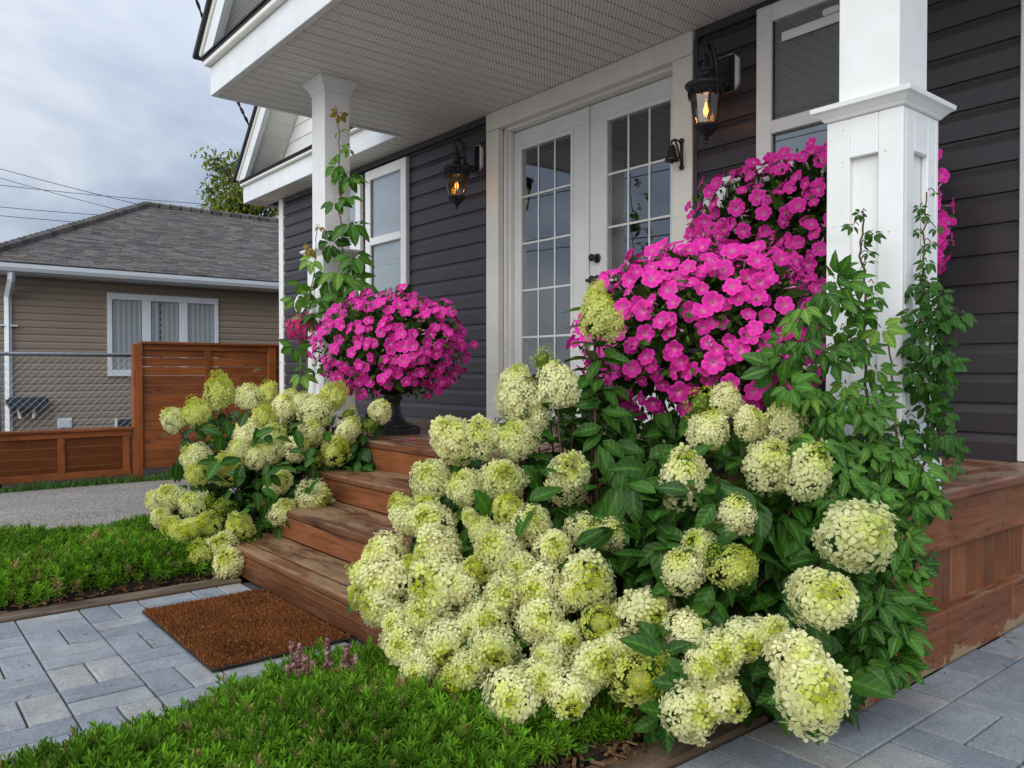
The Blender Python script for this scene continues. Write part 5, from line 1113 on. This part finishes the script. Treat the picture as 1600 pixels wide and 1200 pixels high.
for k in range(n):
    p0, p1 = A.lerp(Bp, k / n), A.lerp(Bp, (k + 1.15) / n); g_ = random.uniform(.6, 1.2); hc.tube([p0 + Vector((0, 0, .03)), p1 + Vector((0, 0, .012))], .07, 6, (.12 * g_, .105 * g_, .098 * g_))
y = Bp.y
while y < HY1 - 2.9:
    g_ = random.uniform(.6, 1.2); hc.tube([(RX, y, RZ + .02), (RX, y + .2, RZ + .005)], .07, 6, (.12 * g_, .105 * g_, .098 * g_)); y += .18
hc.build('ridge_cap', M['shingle'], nr, tint=True)
q = MB(); pf = [(0, 0), (.09, .015), (.115, .06), (.12, .11), (.105, .11), (.10, .065), (.085, .03), (0, .02)]; n = len(pf)
q.add([(EX + a - .04, HY0, EZ - .135 + z) for a, z in pf] + [(EX + a - .04, HY1, EZ - .135 + z) for a, z in pf], [(i, (i + 1) % n, n + (i + 1) % n, n + i)[::-1] for i in range(n)]); q.build('gutter', M['gutter'], nbh)
board('eave_soffit', (NX - .1, HY0, EZ - .14), (EX - .041, HY1, EZ - .120), M['gutter'], nbh, .002); board('fascia', (EX - .06, HY0, EZ - .119), (EX - .035, HY1, EZ - .004), M['gutter'], nbh, .002)
q = MB(); dy_ = NY0 + .10
for a, b_ in (((EX - .0, dy_, EZ - .13), (EX - .03, dy_, EZ - .22)), ((EX - .03, dy_, EZ - .22), (NX + .05, dy_, EZ - .42)), ((NX + .05, dy_, EZ - .42), (NX + .05, dy_, -.2))): q.tube([a, b_], .045, 4)
q.build('downspout', M['gutter'], nbh)
q = MB(); q.box(NX, dy_ - .09, 1.50, NX + .07, dy_ + .11, 1.52); q.build('downspout_strap', M['gutter'], nbh)
def on_wall(px, py): d = (NX - CAM.x) / (FW.x + RT.x * ((px - 800) / FPX) + UC.x * ((600 - py) / FPX)); return ray(px, py, d)
a = on_wall(40, 629); hb = thing('wall_hose_box', 'dark box with two white stubs hung on the neighbouring taupe wall', 'utility box', a); q = MB(); q.box(NX + .015, a.y - .21, a.z - .07, NX + .22, a.y + .21, a.z + .075); q.box(NX + .01, a.y - .24, a.z - .02, NX + .2, a.y + .24, a.z + .05); q.build('box_body', M['boxgrey'], hb)
for s in (-.10, .10):
    q = MB(); q.tube([(NX + .08, a.y + s, a.z - .07), (NX + .10, a.y + s * .75, a.z - .21)], .02, 6); q.build('pipe_stub', M['white'], hb)
a = on_wall(100, 661); v_ = thing('wall_vent', 'square white vent low on the neighbouring taupe wall', 'vent', a); board('vent_hood', (NX + .017, a.y - .09, a.z - .07), (NX + .06, a.y + .09, a.z + .07), M['gutter'], v_, .006); board('vent_flap', (NX + .0605, a.y - .07, a.z - .05), (NX + .068, a.y + .07, a.z + .045), M['gutter'], v_, .002)
a = on_wall(200, 662); w_ = board('basement_window', (NX + .0, a.y - .18, a.z - .1), (NX + .05, a.y - .15, a.z + .08), M['gutter'], nbh, .003); board('basement_pane', (NX + .018, a.y - .15, a.z - .1), (NX + .03, a.y + .4, a.z + .07), M['boxgrey'], w_, .002)
# ------------------------------------------------------------------ tree, wires
random.seed(12)
tc_ = ray(385, 300, 22); tr = thing('leafy_tree', 'green leafy tree rising behind the neighbouring shingled roof', 'tree', (tc_.x, tc_.y, -.4)); q = MB(); base = Vector((tc_.x, tc_.y, -.4)); top = Vector((tc_.x, tc_.y, tc_.z + .4))
q.tube([base, base.lerp(top, .5) + rv(.1), top], [.18, .13, .03], 8); cl_ = []
for px, py in ((335,250),(350,262),(345,285),(360,275),(372,250),(395,245),(410,262),(330,302),(345,320),(338,330),(362,300),(365,330),(385,275),(390,300),(405,285),(385,325),(410,315),(425,295),(430,325),(400,340),(370,345),(345,340),(440,280),(445,310),(455,330),(420,250),(375,315),(355,312),(395,262),(425,340),(470,300),(480,330),(460,260)):
    p = ray(px, py, 22 + random.uniform(-.6, .6)); cl_.append(p); q.tube([base.lerp(top, random.uniform(.6, .95)), (p + top) / 2 + Vector((0, 0, -.2)), p], [.035, .022, .008], 5)
q.build('trunk', M['stem'], tr, smooth=True); mats = []; cols = []
for p in cl_:
    for k in range(120):
        o2 = Vector((random.gauss(0, .17), random.gauss(0, .2), random.gauss(0, .13))); g_ = random.uniform(.6, 1.4); mats.append(np.array(basis(rv(1) + Vector((0, 0, -.4)), Vector((0, 0, 1)) + rv(.7), p + o2, random.uniform(1.0, 1.8)))); y_ = random.random(); cols.append((.15 * g_ * (1 + .5 * y_), .235 * g_, .035 * g_))
tv_, tf_, tt_ = leaf_arrays(.105, .05, 2, .2, .3); V, Fc, C = scatter(tv_, tf_, mats, cols); mob('crown', npmesh('crown', V, Fc, C), M['tint'], tr)
def wire(label, pts, r):
    q = MB(); P = [Vector(p) for p in pts]
    if len(P) == 2:
        L = (P[1] - P[0]).length; P = [P[0].lerp(P[1], t / 12) - Vector((0, 0, .012 * L * 4 * (t / 12) * (1 - t / 12))) for t in range(13)]
    q.tube(P, r, 5); o2 = q.build('overhead_wire', M['cable'], smooth=True); tag(o2, label, 'wire', 'overhead wires')
wire('uppermost overhead wire slanting down to the ridge of the neighbouring roof', (ray(-300, 175, 26), ray(245, 326, 30)), .012)
wire('overhead wire running level across the sky to the leafy tree', (ray(-300, 250, 26), ray(340, 320, 34)), .012)
wire('overhead wire slanting across the level wire to the roof slope', (ray(-300, 185, 27), ray(205, 333, 30)), .011)
wire('lower overhead wire nearly level above the roof slope', (ray(-300, 288, 26), ray(190, 338, 32)), .012)
wire('lowest overhead wire just above the roof slope at the left', (ray(-300, 300, 26), ray(135, 348, 31)), .012)
q = MB(); A, Bp = ray(285, -60, 7.4), ray(403, 222, 8.75)
for s in (0, math.pi):
    q.tube([A.lerp(Bp, t / 60) + Vector((0, 0, -.10 * math.sin(math.pi * t / 60))) + RT * (.009 * math.cos(t * .9 + s)) + UP * (.009 * math.sin(t * .9 + s)) for t in range(61)], .0085, 5)
tag(q.build('service_cable', M['cable'], smooth=True), 'twisted black service cable hanging down to the gable of the charcoal house', 'cable')
# ------------------------------------------------------------------ across the street: what the door glass reflects
ac = thing('street_house', 'plain house across the street mirrored low in the front door glass', 'house', (-9, -26, -.3))
q = MB(); q.box(-16, -32, -.4, -4, -24, 3.0); q.build('wall', M['taupe'], ac); q = MB(); q.add([(-16.6, -23.4, 2.9), (-3.4, -23.4, 2.9), (-3.4, -32.6, 2.9), (-16.6, -32.6, 2.9), (-16.6, -28, 5.4), (-3.4, -28, 5.4)], [(0, 1, 5, 4), (2, 3, 4, 5), (0, 4, 3), (1, 2, 5), (0, 3, 2, 1)]); q.build('roof', M['darkroof'], ac)
q = MB(); q.box(-14, -23.96, 1.0, -11.5, -23.9, 2.3); q.box(-8.4, -23.96, 1.0, -6, -23.9, 2.3); q.build('window', M['boxgrey'], ac)
for k, (z, w_) in enumerate(((4.3, 'lowest'), (5.2, 'middle'), (6.3, 'highest'))): wire(w_ + ' street wire mirrored faintly in the front door glass', (Vector((-30, -12 - k * .3, z + (.9, .2, .6)[k])), Vector((14, -12 - k * .3, z))), .014)
